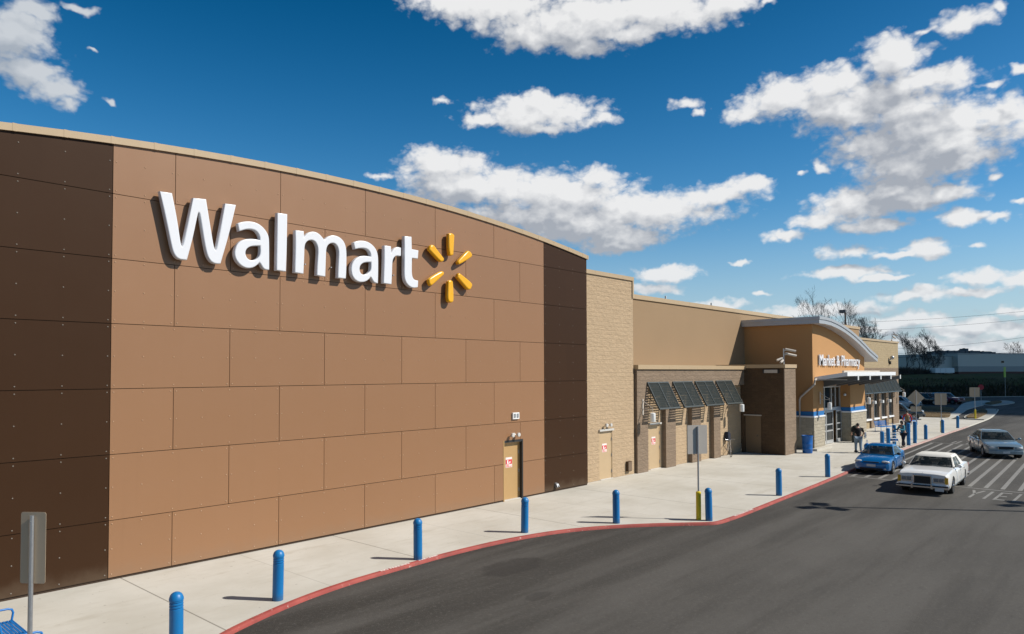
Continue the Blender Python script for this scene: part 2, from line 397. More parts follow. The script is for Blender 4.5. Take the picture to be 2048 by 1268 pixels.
def outline_mesh(contours, depth, bev):
    cu = bpy.data.curves.new('outline', 'CURVE'); cu.dimensions = '2D'; cu.fill_mode = 'BOTH'; cu.extrude = depth/2-bev; cu.bevel_depth = bev; cu.bevel_resolution = 2; cu.offset = -bev
    for c in contours:
        sp = cu.splines.new('POLY'); sp.points.add(len(c)-1); sp.use_cyclic_u = True
        for i, p in enumerate(c): sp.points[i].co = (p[0], p[1], 0, 1)
    o = bpy.data.objects.new('outline', cu); C.objects.link(o); me = eval_mesh(o); bpy.data.objects.remove(o); return me
def xform(me, fn):
    for v in me.vertices: v.co = Vector(fn(v.co.x, v.co.y, v.co.z))
    me.update(); return me

SKY_SAT, SKY_VAL, SKY_HUE = 1.52, .82, .498
json_letters = {"W":[[[1.022,9.654],[1.331,9.662],[1.463,9.052],[1.57,8.356],[1.598,8.319],[1.634,8.402],[1.875,9.634],[2.222,9.664],[2.334,9.029],[2.447,8.385],[2.496,8.334],[2.525,8.404],[2.746,9.639],[3.06,9.654],[2.885,8.879],[2.637,7.979],[2.499,7.956],[2.382,7.995],[2.304,8.081],[2.245,8.217],[2.175,8.53],[2.054,9.25],[2.026,9.274],[2.007,9.243],[1.882,8.584],[1.733,7.976],[1.574,7.963],[1.465,8.002],[1.392,8.095],[1.337,8.234],[1.197,8.891]]],"a":[[[3.11,9.149],[3.214,9.204],[3.375,9.247],[3.539,9.265],[3.689,9.246],[3.823,9.188],[3.943,9.087],[4.02,8.972],[4.055,8.851],[4.062,8.567],[4.066,8.093],[4.067,7.959],[3.951,7.947],[3.866,7.993],[3.798,8.103],[3.764,8.138],[3.714,8.078],[3.615,7.997],[3.5,7.946],[3.353,7.938],[3.207,7.992],[3.086,8.108],[3.03,8.238],[3.025,8.375],[3.075,8.533],[3.17,8.653],[3.298,8.732],[3.477,8.775],[3.642,8.786],[3.776,8.773],[3.767,8.874],[3.708,8.975],[3.624,9.033],[3.508,9.047],[3.377,9.028],[3.248,8.978],[3.155,8.934]],[[3.781,8.613],[3.611,8.591],[3.479,8.555],[3.381,8.481],[3.338,8.383],[3.359,8.278],[3.416,8.2],[3.515,8.169],[3.63,8.201],[3.713,8.257],[3.771,8.342],[3.787,8.438]]],"l":[[[4.309,9.64],[4.627,9.653],[4.62,8.799],[4.597,7.966],[4.286,7.971],[4.298,8.756]]],"m":[[[4.892,9.222],[5.174,9.233],[5.183,9.058],[5.269,9.17],[5.373,9.236],[5.478,9.266],[5.602,9.264],[5.727,9.212],[5.817,9.131],[5.88,9.069],[5.98,9.169],[6.107,9.234],[6.236,9.26],[6.385,9.241],[6.517,9.179],[6.612,9.08],[6.67,8.927],[6.69,8.704],[6.682,8.189],[6.664,7.955],[6.363,7.95],[6.389,8.477],[6.406,8.766],[6.359,8.919],[6.275,9.003],[6.164,9.012],[6.054,8.966],[5.981,8.886],[5.949,8.772],[5.938,8.426],[5.922,7.946],[5.618,7.956],[5.642,8.392],[5.667,8.706],[5.639,8.857],[5.568,8.972],[5.444,9.01],[5.322,8.97],[5.245,8.898],[5.202,8.801],[5.195,8.494],[5.172,7.957],[4.875,7.965],[4.896,8.61]]],"b":[[[6.951,9.133],[7.078,9.195],[7.235,9.231],[7.434,9.238],[7.595,9.194],[7.738,9.113],[7.841,9.001],[7.893,8.873],[7.914,8.725],[7.915,8.324],[7.905,7.922],[7.823,7.915],[7.721,7.955],[7.639,8.08],[7.609,8.102],[7.538,8.013],[7.418,7.936],[7.259,7.897],[7.102,7.907],[6.965,7.983],[6.878,8.12],[6.858,8.312],[6.905,8.479],[7.021,8.622],[7.158,8.711],[7.316,8.754],[7.476,8.765],[7.617,8.757],[7.607,8.855],[7.546,8.947],[7.435,8.999],[7.295,8.998],[7.137,8.97],[7.001,8.92]],[[7.628,8.584],[7.456,8.565],[7.317,8.525],[7.218,8.448],[7.179,8.346],[7.189,8.249],[7.239,8.173],[7.328,8.145],[7.457,8.178],[7.558,8.254],[7.628,8.344]]],"r":[[[8.162,9.196],[8.437,9.203],[8.449,8.991],[8.502,9.083],[8.598,9.172],[8.717,9.222],[8.859,9.205],[8.86,8.938],[8.816,8.907],[8.707,8.92],[8.61,8.891],[8.524,8.796],[8.492,8.656],[8.482,8.297],[8.461,7.939],[8.123,7.942],[8.153,8.517]]],"t":[[[9.002,9.622],[9.315,9.64],[9.326,9.221],[9.622,9.214],[9.599,8.921],[9.338,8.916],[9.327,8.557],[9.338,8.331],[9.395,8.214],[9.486,8.179],[9.611,8.173],[9.6,7.943],[9.463,7.905],[9.283,7.907],[9.104,8.013],[9.015,8.161],[8.993,8.349],[9.003,8.955]]],"ray0":[[[11.033,9.992],[11.141,10.035],[11.25,10.023],[11.328,9.977],[11.28,9.263],[11.171,9.204],[11.079,9.216],[11.027,9.527]]],"ray1":[[[10.135,9.412],[10.223,9.494],[10.355,9.485],[10.429,9.405],[10.819,9.072],[10.804,8.981],[10.698,8.924],[10.578,8.966],[10.106,9.298]]],"ray2":[[[11.996,9.507],[12.159,9.474],[12.234,9.377],[12.208,9.281],[11.626,8.959],[11.531,8.937],[11.483,9.023],[11.531,9.109]]],"ray3":[[[10.683,8.62],[10.803,8.599],[10.825,8.511],[10.296,8.093],[10.194,8.04],[10.106,8.109],[10.092,8.262],[10.164,8.335]]],"ray4":[[[11.016,8.282],[11.093,8.338],[11.217,8.323],[11.263,8.259],[11.294,7.625],[11.247,7.542],[11.123,7.51],[11.016,7.559],[10.97,7.714]]],"ray5":[[[11.483,8.577],[11.546,8.629],[11.625,8.614],[12.189,8.343],[12.238,8.254],[12.172,8.109],[12.074,8.054],[11.961,8.079],[11.467,8.461]]]}
ZA = -.085                                           # level of the asphalt below the walk
KZ = (5.009-ZA*1)/(5.009+.15)                         # ground points first read at -0.15, carried to ZA
def gz(x, y): return (CAM[0]+(x-CAM[0])*KZ, CAM[1]+(y-CAM[1])*KZ)
# ------------------------------------------------------------------ ground, walk, kerb, markings
def sheet(name, poly, z, m, kind='structure'):
    b = MB(); b.add([(x, y, z) for x, y in poly], [tuple(range(len(poly)))])
    return tag(b.build(name, m), kind=kind)
sheet('ground', [(-3000,-3000),(3000,-3000),(3000,3000),(-3000,3000)], -.30, MT['field'])
sheet('parking_lot', [(-70,-130),(175,-130),(190,-12),(120,60),(-70,60)], ZA, MT['asphalt'])

KP = [(-6,-12.5),(-4,-9.6),(-2.6,-7.9),(-1.3,-6.55),(0.1,-5.60),(1.0,-5.2),(2.4,-4.72),(3.9,-4.44),(5.5,-4.34),(7.4,-4.24),(9.4,-4.33),(11.4,-4.72),(12.9,-5.42),(14.3,-6.42),(15.4,-7.45),(15.75,-7.80),(16.1,-8.0),(17.2,-8.02),(18.6,-7.98),(21.9,-7.82),(25.4,-7.68),(30.4,-7.40),(38,-6.95),(46,-6.55),(53,-6.40),(60,-6.15),(67,-6.05),(75,-5.8),(84,-5.5),(90,-5.0),(97,-4.3),(104,-3.5),(107.6,-3.05),(108.3,-2.4),(107.6,-1.6)]
def smooth_line(P, n=2):
    for _ in range(n):
        Q = [P[0]]
        for a, b in zip(P, P[1:]):
            Q += [(a[0]*.75+b[0]*.25, a[1]*.75+b[1]*.25), (a[0]*.25+b[0]*.75, a[1]*.25+b[1]*.75)]
        P = Q+[P[-1]]
    return P
KO = smooth_line(KP, 2)                              # street edge of the kerb
def offs(P, d):
    out = []
    for i, p in enumerate(P):
        a = P[max(0, i-1)]; b = P[min(len(P)-1, i+1)]
        tx, ty = b[0]-a[0], b[1]-a[1]; l = math.hypot(tx, ty); out.append((p[0]-ty/l*d, p[1]+tx/l*d))
    return out
KI = offs(KO, .125)
b = MB(); n = len(KO)
vs = [(x, y, ZA-.02) for x, y in KO]+[(x*1.0, y, -.012) for x, y in offs(KO, .012)]+[(x, y, .004) for x, y in offs(KO, .035)]+[(x, y, .004) for x, y in KI]+[(x, y, -.06) for x, y in KI]
fs = [(k*n+i, k*n+i+1, (k+1)*n+i+1, (k+1)*n+i) for k in range(4) for i in range(n-1)]
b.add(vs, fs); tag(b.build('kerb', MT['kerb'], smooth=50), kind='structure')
b = MB()
KS = [p for p in KI if p[0] < 82.4]; n = len(KS)
b.add([(x, y, 0) for x, y in KS]+[(x, 3.0, 0) for x, y in KS], [(i, i+1, n+i+1, n+i) for i in range(n-1)])
tag(b.build('sidewalk', MT['concrete']), kind='structure')

# kerb lettering, stencilled along the top of the kerb
def kerb_text(body, s0, size, name):
    me = text_mesh(body, size, .0015, .008)
    d = [0]
    for a, c in zip(KO, KO[1:]): d.append(d[-1]+math.hypot(c[0]-a[0], c[1]-a[1]))
    base = offs(KO, .045); up = offs(KO, .145)
    def f(x, y, z):
        s = s0+x
        i = max(0, min(len(d)-2, int(np.searchsorted(d, s))-1)); t = (s-d[i])/(d[i+1]-d[i]); k = max(0, y)/.118
        p = [base[i][q]*(1-t)+base[i+1][q]*t for q in (0, 1)]; u = [up[i][q]*(1-t)+up[i+1][q]*t for q in (0, 1)]
        return (p[0]+(u[0]-p[0])*k, p[1]+(u[1]-p[1])*k, .0065+z)
    xform(me, f); me.materials.append(MT['stencil']); o = link(name, me); return tag(o, kind='structure')
MT['stencil'] = plain('stencil white', (.70, .60, .56), .7, var=.2, scale=12)
def arclen_at(px):
    d = 0
    for a, c in zip(KO, KO[1:]):
        if c[0] >= px: return d
        d += math.hypot(c[0]-a[0], c[1]-a[1])
kerb_text('NO PARKING', arclen_at(4.95), .16, 'kerb_lettering')
kerb_text('FIRE LANE', arclen_at(6.3), .15, 'kerb_lettering')
kerb_text('NO PARKING FIRE LANE', arclen_at(17.6), .15, 'kerb_lettering')

# painted crosswalk and YIELD words (4 mm sheets on the asphalt)
mk = MB(); ZM = ZA+.004
def bar(p, q, w, z=ZM):
    p, q = gz(*p), gz(*q)
    dx, dy = q[0]-p[0], q[1]-p[1]; l = math.hypot(dx, dy); nx, ny = -dy/l*w/2, dx/l*w/2
    mk.add([(p[0]+nx, p[1]+ny, z), (q[0]+nx, q[1]+ny, z), (q[0]-nx, q[1]-ny, z), (p[0]-nx, p[1]-ny, z)], [(3, 2, 1, 0)])
for k in range(13):
    y0 = -7.62-.62*k; bar((31.25, y0), (52.4, y0+.042*21), .165)
bar((31.12,-7.45), (30.6,-17.0), .13)
bar((52.75,-6.5), (52.55,-16.5), .13)
def road_word(word, x0, y0, dy, dx):
    """letters run along dy, tops towards dx"""
    G = {'Y': [((0,1),(.5,.5)),((1,1),(.5,.5)),((.5,.5),(.5,0))], 'I': [((.5,1),(.5,0))], 'E': [((.12,0),(.12,1)),((.22,.95),(1,.95)),((.22,.5),(.85,.5)),((.22,.05),(1,.05))],
         'L': [((.12,0),(.12,1)),((.22,.05),(1,.05))], 'D': [((.12,0),(.12,1)),((.22,.95),(.75,.95)),((.22,.05),(.75,.05)),((.85,.9),(.85,.1))]}
    s = 0
    for ch in word:
        w = .12 if ch == 'I' else .40
        for a, c in G[ch]:
            P = lambda q: (x0+dx*q[1]*2.25, y0+dy*(s+(q[0]*w if ch != 'I' else .06)))
            horiz = abs(a[1]-c[1]) < .01
            bar(P(a), P(c), .20 if horiz else .105, ZM+.004*0)
        s += w+.24
road_word('YIELD', 28.0, -12.92, -1, 1)
road_word('YIELD', 55.2, -10.4, 1, -1)
tag(mk.build('road_markings', MT['mark']), kind='structure')

# islands, far path
def island(name, poly, z, m): 
    b = MB(); b.prism(smooth_line(poly+[poly[0]], 2)[:-1], 'z', -.16, z); return tag(b.build(name, m), kind='structure')
MT['kerbgrey'] = plain('weathered kerb concrete', (.40, .385, .33), .88, var=.08, scale=1)
island('path', [(80.5,2.6),(80.5,-2.2),(83.2,-2.3),(96,-1.0),(107,.3),(121,.6),(137,1.8),(141,4.2),(128,4.6),(107,1.6),(98,.2),(88,-.6),(84,2.0)], -.02, MT['concrete'])
island('island_kerb', [(82.2,-5.3),(82.6,-3.0),(97,-1.9),(106,-1.2),(108,-2.2),(106.5,-3.0),(97,-4.2),(84,-5.5)], .0, MT['kerbgrey'])
island('planting_bed', [(83.2,-4.5),(83.3,-3.2),(97,-2.2),(104.5,-1.5),(105,-1.9),(98,-3.3),(90,-4.1)], .10, MT['mulch'])
island('planting_bed', [(82.4,20),(82.4,-1.5),(84,-1.9),(94.5,.05),(95.5,.8),(95.8,5),(95.5,20)], .06, MT['mulch'])
island('planting_bed', [(97.6,22),(97.6,5),(99,.8),(106.5,1.75),(109,3.0),(110,8),(110,22)], .06, MT['mulch'])
island('island_kerb', [(95.6,20),(95.9,1),(97.4,.7),(97.5,20)], .0, MT['kerbgrey'])
island('planting_bed', [(123,6.2),(127,5.0),(140,5.6),(152,6.6),(150,8.0),(135,8.8)], .05, MT['mulch'])
island('island_kerb', [(118.5,-.9),(123,1.7),(139,2.1),(143,.8),(133,-2.0),(124,-1.6)], .0, MT['kerbgrey'])
island('planting_bed', [(121,-.2),(124,1.3),(137,1.5),(137.5,.8),(130,-.4)], .12, MT['mulch'])

# grass bank that closes the view
fo = np.array([164.0, 7.0]); dd = np.array([.823, -.568]); nn = np.array([.568, .823])
prof = [(-1.2,-.2),(0,-.05),(1.0,.5),(5,1.9),(8,3.0),(11,3.85),(14,4.30),(18,4.40),(60,4.4),(900,6.0)]
b = MB(); rows = []
for si in range(0, 61):
    sdist = -70+si*4.5
    for q, (w, z) in enumerate(prof):
        wob = (math.sin(sdist*.13)+math.sin(sdist*.051+2))*.5
        p = fo+dd*sdist+nn*(w+(wob*1.2 if 0 < q < 8 else 0)); lift = max(0, -sdist-8)*.035 if w >= 11 else 0
        b.v.append((p[0], p[1], z+lift+(.12*math.sin(sdist*.37+w) if 1 < q < 8 else 0)))
m_ = len(prof)
for si in range(60):
    for q in range(m_-1):
        b.f.append([si*m_+q, (si+1)*m_+q, (si+1)*m_+q+1, si*m_+q+1]); b.fm.append(0 if q > 2 else 1)
tag(b.build('hill', [MT['hill'], MT['bank']], smooth=60), kind='structure')
b = MB()
for sgn in (0,):
    A = fo+dd*(-60)-nn*2.2; B_ = fo+dd*190-nn*2.2; A2 = A+nn*.35; B2 = B_+nn*.35
    b.prism([tuple(A), tuple(B_), tuple(B2), tuple(A2)], 'z', -.16, .02)
tag(b.build('far_kerb', MT['kerbgrey']), kind='structure')
# rough weeds along the foot of the bank: leaf cards by the thousand, one mass
b = MB(); rnd = random.Random(3)
for k in range(9000):
    sdist = rnd.uniform(-34, 70); w = rnd.uniform(-1.0, 9.5)**1.0
    p = fo+dd*sdist+nn*w; zb = np.interp(w, [q[0] for q in prof], [q[1] for q in prof])
    h = rnd.uniform(.15, .7)*(1.2 if w < 5 else .5); a = rnd.uniform(0, 6.28); ww = h*rnd.uniform(.1, .35); lx, ly = rnd.uniform(-.3, .3), rnd.uniform(-.3, .3)
    c, s_ = math.cos(a)*ww, math.sin(a)*ww
    b.mi = rnd.choice((0, 0, 1))
    b.add([(p[0]-c, p[1]-s_, zb-.1), (p[0]+c, p[1]+s_, zb-.1), (p[0]+c*.5+lx, p[1]+s_*.5+ly, zb+h), (p[0]-c*.3+lx, p[1]-s_*.3+ly, zb+h*.8)], [(0, 1, 2, 3)])
tag(b.build('weeds', [MT['bank'], MT['brush']]), 'dark brown weeds covering the foot of the grass bank', 'weeds', kind='stuff')

# ------------------------------------------------------------------ the store
H = 1.5135                                             # half a cladding panel
ROW = 1.6; ZB = .06; ZL6 = ZB+1.385
def ztop(x): return 10.98-.0058*(x-7.3)**2
store = thing('store_building', (20, 0, 0), 'long brown and tan retail store with arched panelled front, block walls and orange entrance', 'store')
W_ = dict(parent=store, world=True)
def panel_field(name, x0, x1, m, brick, rmat):
    b = MB(); rv = b; g = .008
    lines = [ZB]+[ZL6+ROW*k for k in range(7)]
    for k in range(len(lines)):
        za = lines[k]; zb = lines[k+1] if k+1 < len(lines) else 99
        if za > max(ztop(x0), ztop(x1), ztop((x0+x1)/2)): continue
        js = [x0]
        if brick:
            t0 = H if (k % 2 == 0) else 2*H
            x = x0+t0
            while x < x1-.2: js.append(x); x += 2*H
        js.append(x1)
        for a, c in zip(js, js[1:]):
            spans = [(a, c)]
            if k in (0, 1) and a < 15.3 and c > 14.1:   # leave the door out
                spans = []
                if 14.13-a > .05: spans.append((a, 14.13, za, zb))
                if c-15.30 > .05: spans.append((15.30, c, za, zb))
                if k == 1: spans.append((max(a, 14.13), min(c, 15.30), 2.36, zb))
                spans = [s_ for s_ in spans]
            for sp in spans:
                a2, c2 = sp[0], sp[1]; z0, z1 = (sp[2], sp[3]) if len(sp) == 4 else (za, zb)
                gl = g if a2 in js else 0; gr = g if c2 in js else 0
                xs = np.linspace(a2+gl, c2-gr, 7); tops = [min(z1-g, ztop(x)) for x in xs]
                if min(tops) <= z0+.02: continue
                lo = z0+(g if z0 in lines else 0)
                if max(tops)-min(tops) < .001: poly = [(xs[0], lo), (xs[-1], lo), (xs[-1], tops[-1]), (xs[0], tops[0])]
                else: poly = [(xs[0], lo), (xs[-1], lo)]+[(x, t) for x, t in zip(xs[::-1], tops[::-1])]
                b.prism(poly, 'y', 0, .03)
            # rivets
            cols = sorted(set([a+.075, c-.075]+[a+(c-a)*q for q in ((.25, .5, .75) if brick and c-a > 2 else ((.5,) if brick else (.345, .655)))]))
            b.mi = 1
            for x in cols:
                zt = min(zb, ztop(x))
                for z in (za+.085, (za+zb)/2 if zb < 90 else za+.8, zb-.085):
                    if z < zt-.05 and not (14.1 < x < 15.35 and z < 2.4):
                        rv.lathe([(.017, -.001), (.017, -.006), (.009, -.011)], (x, 0, z), 6, 'y')
            b.mi = 0
    return b.build(name, [m, rmat], **W_)
panel_field('dark_panel_wall', -2*H, 0, MT['panel_dark'], False, MT['rivet'])
panel_field('light_panel_wall', 0, 11*H, MT['panel_tan'], True, MT['panel_rivet'] if 'panel_rivet' in MT else plain('tan rivet', (.42, .26, .155), .35, var=.05))
panel_field('dark_panel_wall', 11*H, 13*H, MT['panel_dark'], False, plain('dim rivet', (.16, .13, .10), .4, var=.05))
# backing wall behind the panels, with the door opening left out
b = MB()
xs = [-2*H]+list(np.linspace(-2*H, 13*H, 30))[1:-1]+[13*H]
def backing(xa, xb, z0, z1=None):
    q = [x for x in xs if xa < x < xb]; q = [xa]+q+[xb]
    b.prism([(xa, z0), (xb, z0)]+([(x, ztop(x)-.02) for x in q[::-1]] if z1 is None else [(xb, z1), (xa, z1)]), 'y', .032, .6)
backing(-2*H+.01, 14.13, 0); backing(15.30, 13*H-.01, 0); backing(14.13, 15.30, 2.36)
b.build('backing_wall', MT['gap'], **W_)
# arched coping in short bent lengths
b = MB(); x = -2*H-.05
while x < 13*H+.04:
    x2 = min(x+1.02, 13*H+.05)
    b.prism([(x+.003, ztop(x)+.0), (x2-.003, ztop(x2)+.0), (x2-.003, ztop(x2)+.17), (x+.003, ztop(x)+.17)], 'y', -.055, .75)
    b.prism([(x2-.055, ztop(x2)-.004), (x2+.03, ztop(x2)-.004), (x2+.03, ztop(x2)+.176), (x2-.055, ztop(x2)+.176)], 'y', -.059, .755)
    x = x2
b.build('coping', MT['coping'], **W_)
# doors -------------------------------------------------------------
def door(x0, x1, ztop_, y, m, sign=True, parent=store, frame=.05):
    """flush steel door in a recess; y is the door face"""
    d = MB().box(x0+.03, x1-.03, y, y+.05, .03, ztop_-.06).build('door', m, parent, world=True, bevel=.004)
    MB().box(x0-.06, x1+.06, y-.115, y-.02, ztop_-.02, ztop_+.07).build('drip_cap', MT['cap_grey'], d)
    f = MB(); f.box(x0-.02, x0+.03, y-.02, y+.10, 0, ztop_-.02); f.box(x1-.03, x1+.02, y-.02, y+.10, 0, ztop_-.02); f.box(x0+.03, x1-.03, y-.02, y+.10, ztop_-.06, ztop_-.02)
    f.build('frame', m, d)
    for z in (.35, 1.1, 1.85):
        MB().lathe([(.016, -.07), (.016, .07)], (x1-.035, y-.025, z), 8).build('hinge', MT['steel'], d)
    MB().box(x0+.02, x1-.02, y-.10, y+.05, 0.002, .03).build('threshold', MT['cap_grey'], d)
    if sign:
        cx = x0+.42*(x1-x0); w = .19; z0, z1 = 1.27, 1.67
        s = MB().box(cx-w, cx+w, y-.006, y-.001, z0, z1).build('notice', MT['pale_red'], d)
        q = MB(); q.box(cx-w+.012, cx+w-.012, y-.010, y-.006, z0+.13, z1-.09)
        for k in range(3): q.box(cx-w+.03, cx+.05-.03*k, y-.010, y-.006, z0+.02+.034*k, z0+.036+.034*k)
        q.box(cx+.07, cx+w-.03, y-.010, y-.006, z0+.03, z0+.05)
        q.build('notice', MT['red'], d)
        q = MB(); q.box(cx-.11, cx-.04, y-.014, y-.010, z0+.15, z1-.11); q.box(cx-.04, cx, y-.014, y-.010, z0+.155, z0+.185)
        q.box(cx+.02, cx+.05, y-.014, y-.010, z0+.15, z0+.23); q.box(cx+.05, cx+.08, y-.014, y-.010, z0+.17, z0+.25)
        q.box(cx-w+.04, cx+w-.05, y-.010, y-.006, z1-.06, z1-.035)
        q.build('notice', MT['white'], d)
    return d
door(14.18, 15.22, 2.28, .16, MT['door_tan'])
MB().box(14.13, 14.18, -.01, .30, .0, 2.36).build('door_jamb', MT['door_tan'], **W_)
MB().box(15.24, 15.30, .0, .30, .0, 2.36).build('door_jamb', MT['dark'], **W_)
MB().box(14.18, 15.24, .0, .30, 2.27, 2.36).build('door_jamb', MT['dark'], **W_)
# block pier
PY = .40
b = MB()
for q in ((13*H+.012, 21.14, 0, 9.55), (22.20, 24.10, 0, 9.55), (21.14, 22.20, 2.36, 9.55)): b.box(q[0], q[1], PY, PY+1.9, q[2], q[3])
b.build('block_pier', MT['pier'], **W_)
door(21.15, 22.19, 2.28, PY+.03, MT['door_beige'])
b = MB(); x = 13*H+.012
while x < 24.1:
    x2 = min(x+1.15, 24.13); b.box(x+.003, x2-.003, PY-.06, PY+1.95, 9.552, 9.74); x = x2
b.box(24.02, 24.13, PY-.05, PY+1.95, 8.72, 9.55)
b.build('coping', MT['coping'], **W_)
# stucco wall set back, and its coping
YW = 2.12
MB().box(24.105, 66.2, YW, YW+1.0, 5.0, 9.0).build('stucco_wall', MT['stucco'], **W_)
b = MB(); x = 24.0
while x < 66.3:
    x2 = min(x+3.0, 66.35); b.box(x+.004, x2-.004, YW-.07, YW+1.05, 9.0, 9.24); x = x2
b.build('coping', MT['coping'], **W_)
for x in (30.3, 36.0): MB().box(x, x+.05, YW-.03, YW+.06, 9.24, 9.42).build('lightning_rod', MT['beam_end'], **W_)
# lower wall with pilasters
IY, FY = .52, .27
PIL = [(24.22, 25.22), (27.0, 28.02), (29.82, 30.86), (32.45, 33.28)]
b = MB()
for q in ((25.22, 25.72), (26.82, 27.0), (28.02, 29.82), (30.86, 32.45), (33.28, 36.6)): b.box(q[0], q[1], IY, IY+.3, 0, 4.2)
b.box(25.72, 26.82, IY, IY+.3, 2.36, 4.2)
b.build('infill_wall', MT['pier'], **W_)
for a, c in PIL: MB().box(a, c, FY, IY+.02, 0, 4.2).build('pilaster', MT['brown_block'], **W_)
MB().box(24.22, 36.6, FY-.002, YW, 4.2, 5.16).build('band_wall', MT['brown_block'], **W_)
b = MB(); x = 24.2
while x < 36.6:
    x2 = min(x+3.05, 36.62); b.box(x+.004, x2-.004, FY-.09, YW, 5.162, 5.38); x = x2
b.build('coping', MT['coping'], **W_)
door(25.74, 26.80, 2.32, IY+.03, MT['door_beige'])
# louvered awnings
def awning(x0, x1, yt, zt, yb, zb, mull=True, slats=15):
    L = Vector((0, yb-yt, zb-zt)); ln = L.length; L.normalize(); nv = Vector((0, L.z, -L.y))
    if nv.y > 0: nv = -nv
    fr = MB(); lv = MB()
    rails = [x0+.03, x1-.03]+([(x0+x1)/2] if mull else [])
    def P(x, s, o): return Vector((x, yt, zt))+L*s+nv*o
    for x in rails:
        q = [P(x-.028, 0, -.05), P(x+.028, 0, -.05), P(x+.028, 0, .03), P(x-.028, 0, .03)]; r_ = [p+L*ln for p in q]
        fr.add(q+r_, [(0,1,2,3),(7,6,5,4),(0,4,5,1),(1,5,6,2),(2,6,7,3),(3,7,4,0)])
    for s0 in (0, ln-.07):
        q = [P(x0, s0, -.05), P(x1, s0, -.05), P(x1, s0, .034), P(x0, s0, .034)]; r_ = [p+L*.07 for p in q]
        fr.add(q+r_, [(0,1,2,3),(7,6,5,4),(0,4,5,1),(1,5,6,2),(2,6,7,3),(3,7,4,0)])
    for k in range(slats):
        s0 = .10+(ln-.22)*k/(slats-1)
        a = P(x0+.05, s0, .024); c = P(x0+.05, s0+.058, -.022); dx = Vector((x1-x0-.10, 0, 0)); t = L*.012+nv*.006
        lv.add([a, a+dx, c+dx, c, a+t, a+dx+t, c+dx+t, c+t], [(0,1,2,3),(7,6,5,4),(0,4,5,1),(1,5,6,2),(2,6,7,3),(3,7,4,0)])
    o = lv.build('awning', MT['louver'], store, world=True)
    fr.build('frame', MT['louver'], o); 
    for x in (x0+.12, x1-.12):
        br = MB(); br.tube([(x, yt+.02, zt-.75), (x, yb+.05, zb+.1), (x, yb+.03, zb+.08), (x, yt+.02, zb+.12)], .016, 6); br.build('bracket', MT['louver'], o)
    return o
for a, c in ((25.13, 27.22), (27.68, 29.8), (30.15, 32.3), (32.69, 34.75)): awning(a, c, FY-.01, 4.50, -.46, 3.14)
# brown service box
b = MB()
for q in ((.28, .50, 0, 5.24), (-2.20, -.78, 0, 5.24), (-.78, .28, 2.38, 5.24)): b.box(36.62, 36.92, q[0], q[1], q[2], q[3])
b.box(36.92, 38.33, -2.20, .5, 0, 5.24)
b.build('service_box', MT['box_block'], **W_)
MB().box(36.61, 38.36, -2.26, -2.202, 0, 5.24).build('lit_block_face', MT['brown_block'], **W_)  # lighter block copy for the sunlit front; the box behind is shade-darkened
MB().box(36.55, 38.43, -2.32, YW, 5.243, 5.46).build('coping', MT['coping'], **W_)
d = MB().box(36.66, 36.72, -.75, .25, .03, 2.30).build('door', MT['door_brown'], **W_)
MB().box(36.56, 36.66, -.82, .32, 2.31, 2.37).build('drip_cap', MT['sign_back'], d)
MB().tube([(36.66, -.62, 1.08), (36.60, -.62, 1.08), (36.60, -.48, 1.08)], .014, 6).build('handle', MT['chrome'], d)
# entrance block --------------------------------------------------------
EX0, EX1, EY = 40.85, 51.72, -2.43
arc = [(40.4,8.47),(41.5,8.48),(42.6,8.43),(43.6,8.33),(44.6,8.20),(45.6,8.03),(46.6,7.83),(47.6,7.60),(48.7,7.31),(49.9,6.97),(51.0,6.62),(52.0,6.38),(52.95,6.14)]
def arcz(x): return float(np.interp(x, [p[0] for p in arc], [p[1] for p in arc]))
b = MB(); b.box(EX0, 42.75, EY, YW, 0, 4.3); b.box(48.3, EX1, EY, YW, 0, 4.3)
xs2 = np.linspace(EX0, EX1, 16)
b.prism([(EX0, 4.3), (EX1, 4.3)]+[(x, arcz(x)-.39) for x in xs2[::-1]], 'y', EY, YW)
b.build('entrance_wall', MT['orange'], **W_)
def wrap(name, z0, z1, p, m):
    b = MB(); b.prism([(EX0-p, YW-.01), (EX0-p, EY-p), (42.75+p*.5, EY-p), (42.75+p*.5, EY-.001), (EX0-.001, EY-.001), (EX0-.001, YW-.01)], 'z', z0, z1); b.build(name, m, **W_)
    b = MB(); b.prism([(48.3-p, -1.60), (48.3-p, EY-p), (EX1+p, EY-p), (EX1+p, -.08), (EX1+.001, -.08), (EX1+.001, EY-.001), (48.299, EY-.001), (48.299, -1.60)], 'z', z0, z1); b.build(name, m, **W_)
wrap('stone_base', 0, 2.06, .07, MT['stone']); wrap('ledge', 2.062, 2.16, .10, MT['roof_white']); wrap('blue_band', 2.162, 2.44, .03, MT['blue_band'])
b = MB(); b.prism([(EX0-.7, EY-.45), (42.9, EY-.45), (43.2, EY-.08), (43.2, EY-.072), (EX0-.7, EY-.072)], 'z', 0.0, .13)
b.build('plinth', MT['concrete'], store, world=True, bevel=.03)
# barrel roof
RY0 = -3.04
b = MB(); top = arc; bot = [(x, z-.39) for x, z in arc]
b.prism(top[::-1]+bot, 'y', RY0, YW-.003); 
rf = b.build('curved_roof', MT['roof_grey'], store, world=True, smooth=25)
b = MB(); b.prism([(x, z+.055) for x, z in top[::-1]]+[(x, z-.13) for x, z in top], 'y', RY0-.045, RY0-.003)
b.box(40.355, 40.397, RY0-.045, YW-.003, 8.34, 8.525)
for k in range(11):
    x = 40.9+k*1.1; z = arcz(x); x2 = x+.04
    b.prism([(x, z+.003), (x2, arcz(x2)+.003), (x2, arcz(x2)+.045), (x, z+.045)], 'y', RY0, YW-.003)
b.build('roof_trim', MT['roof_grey'], rf)
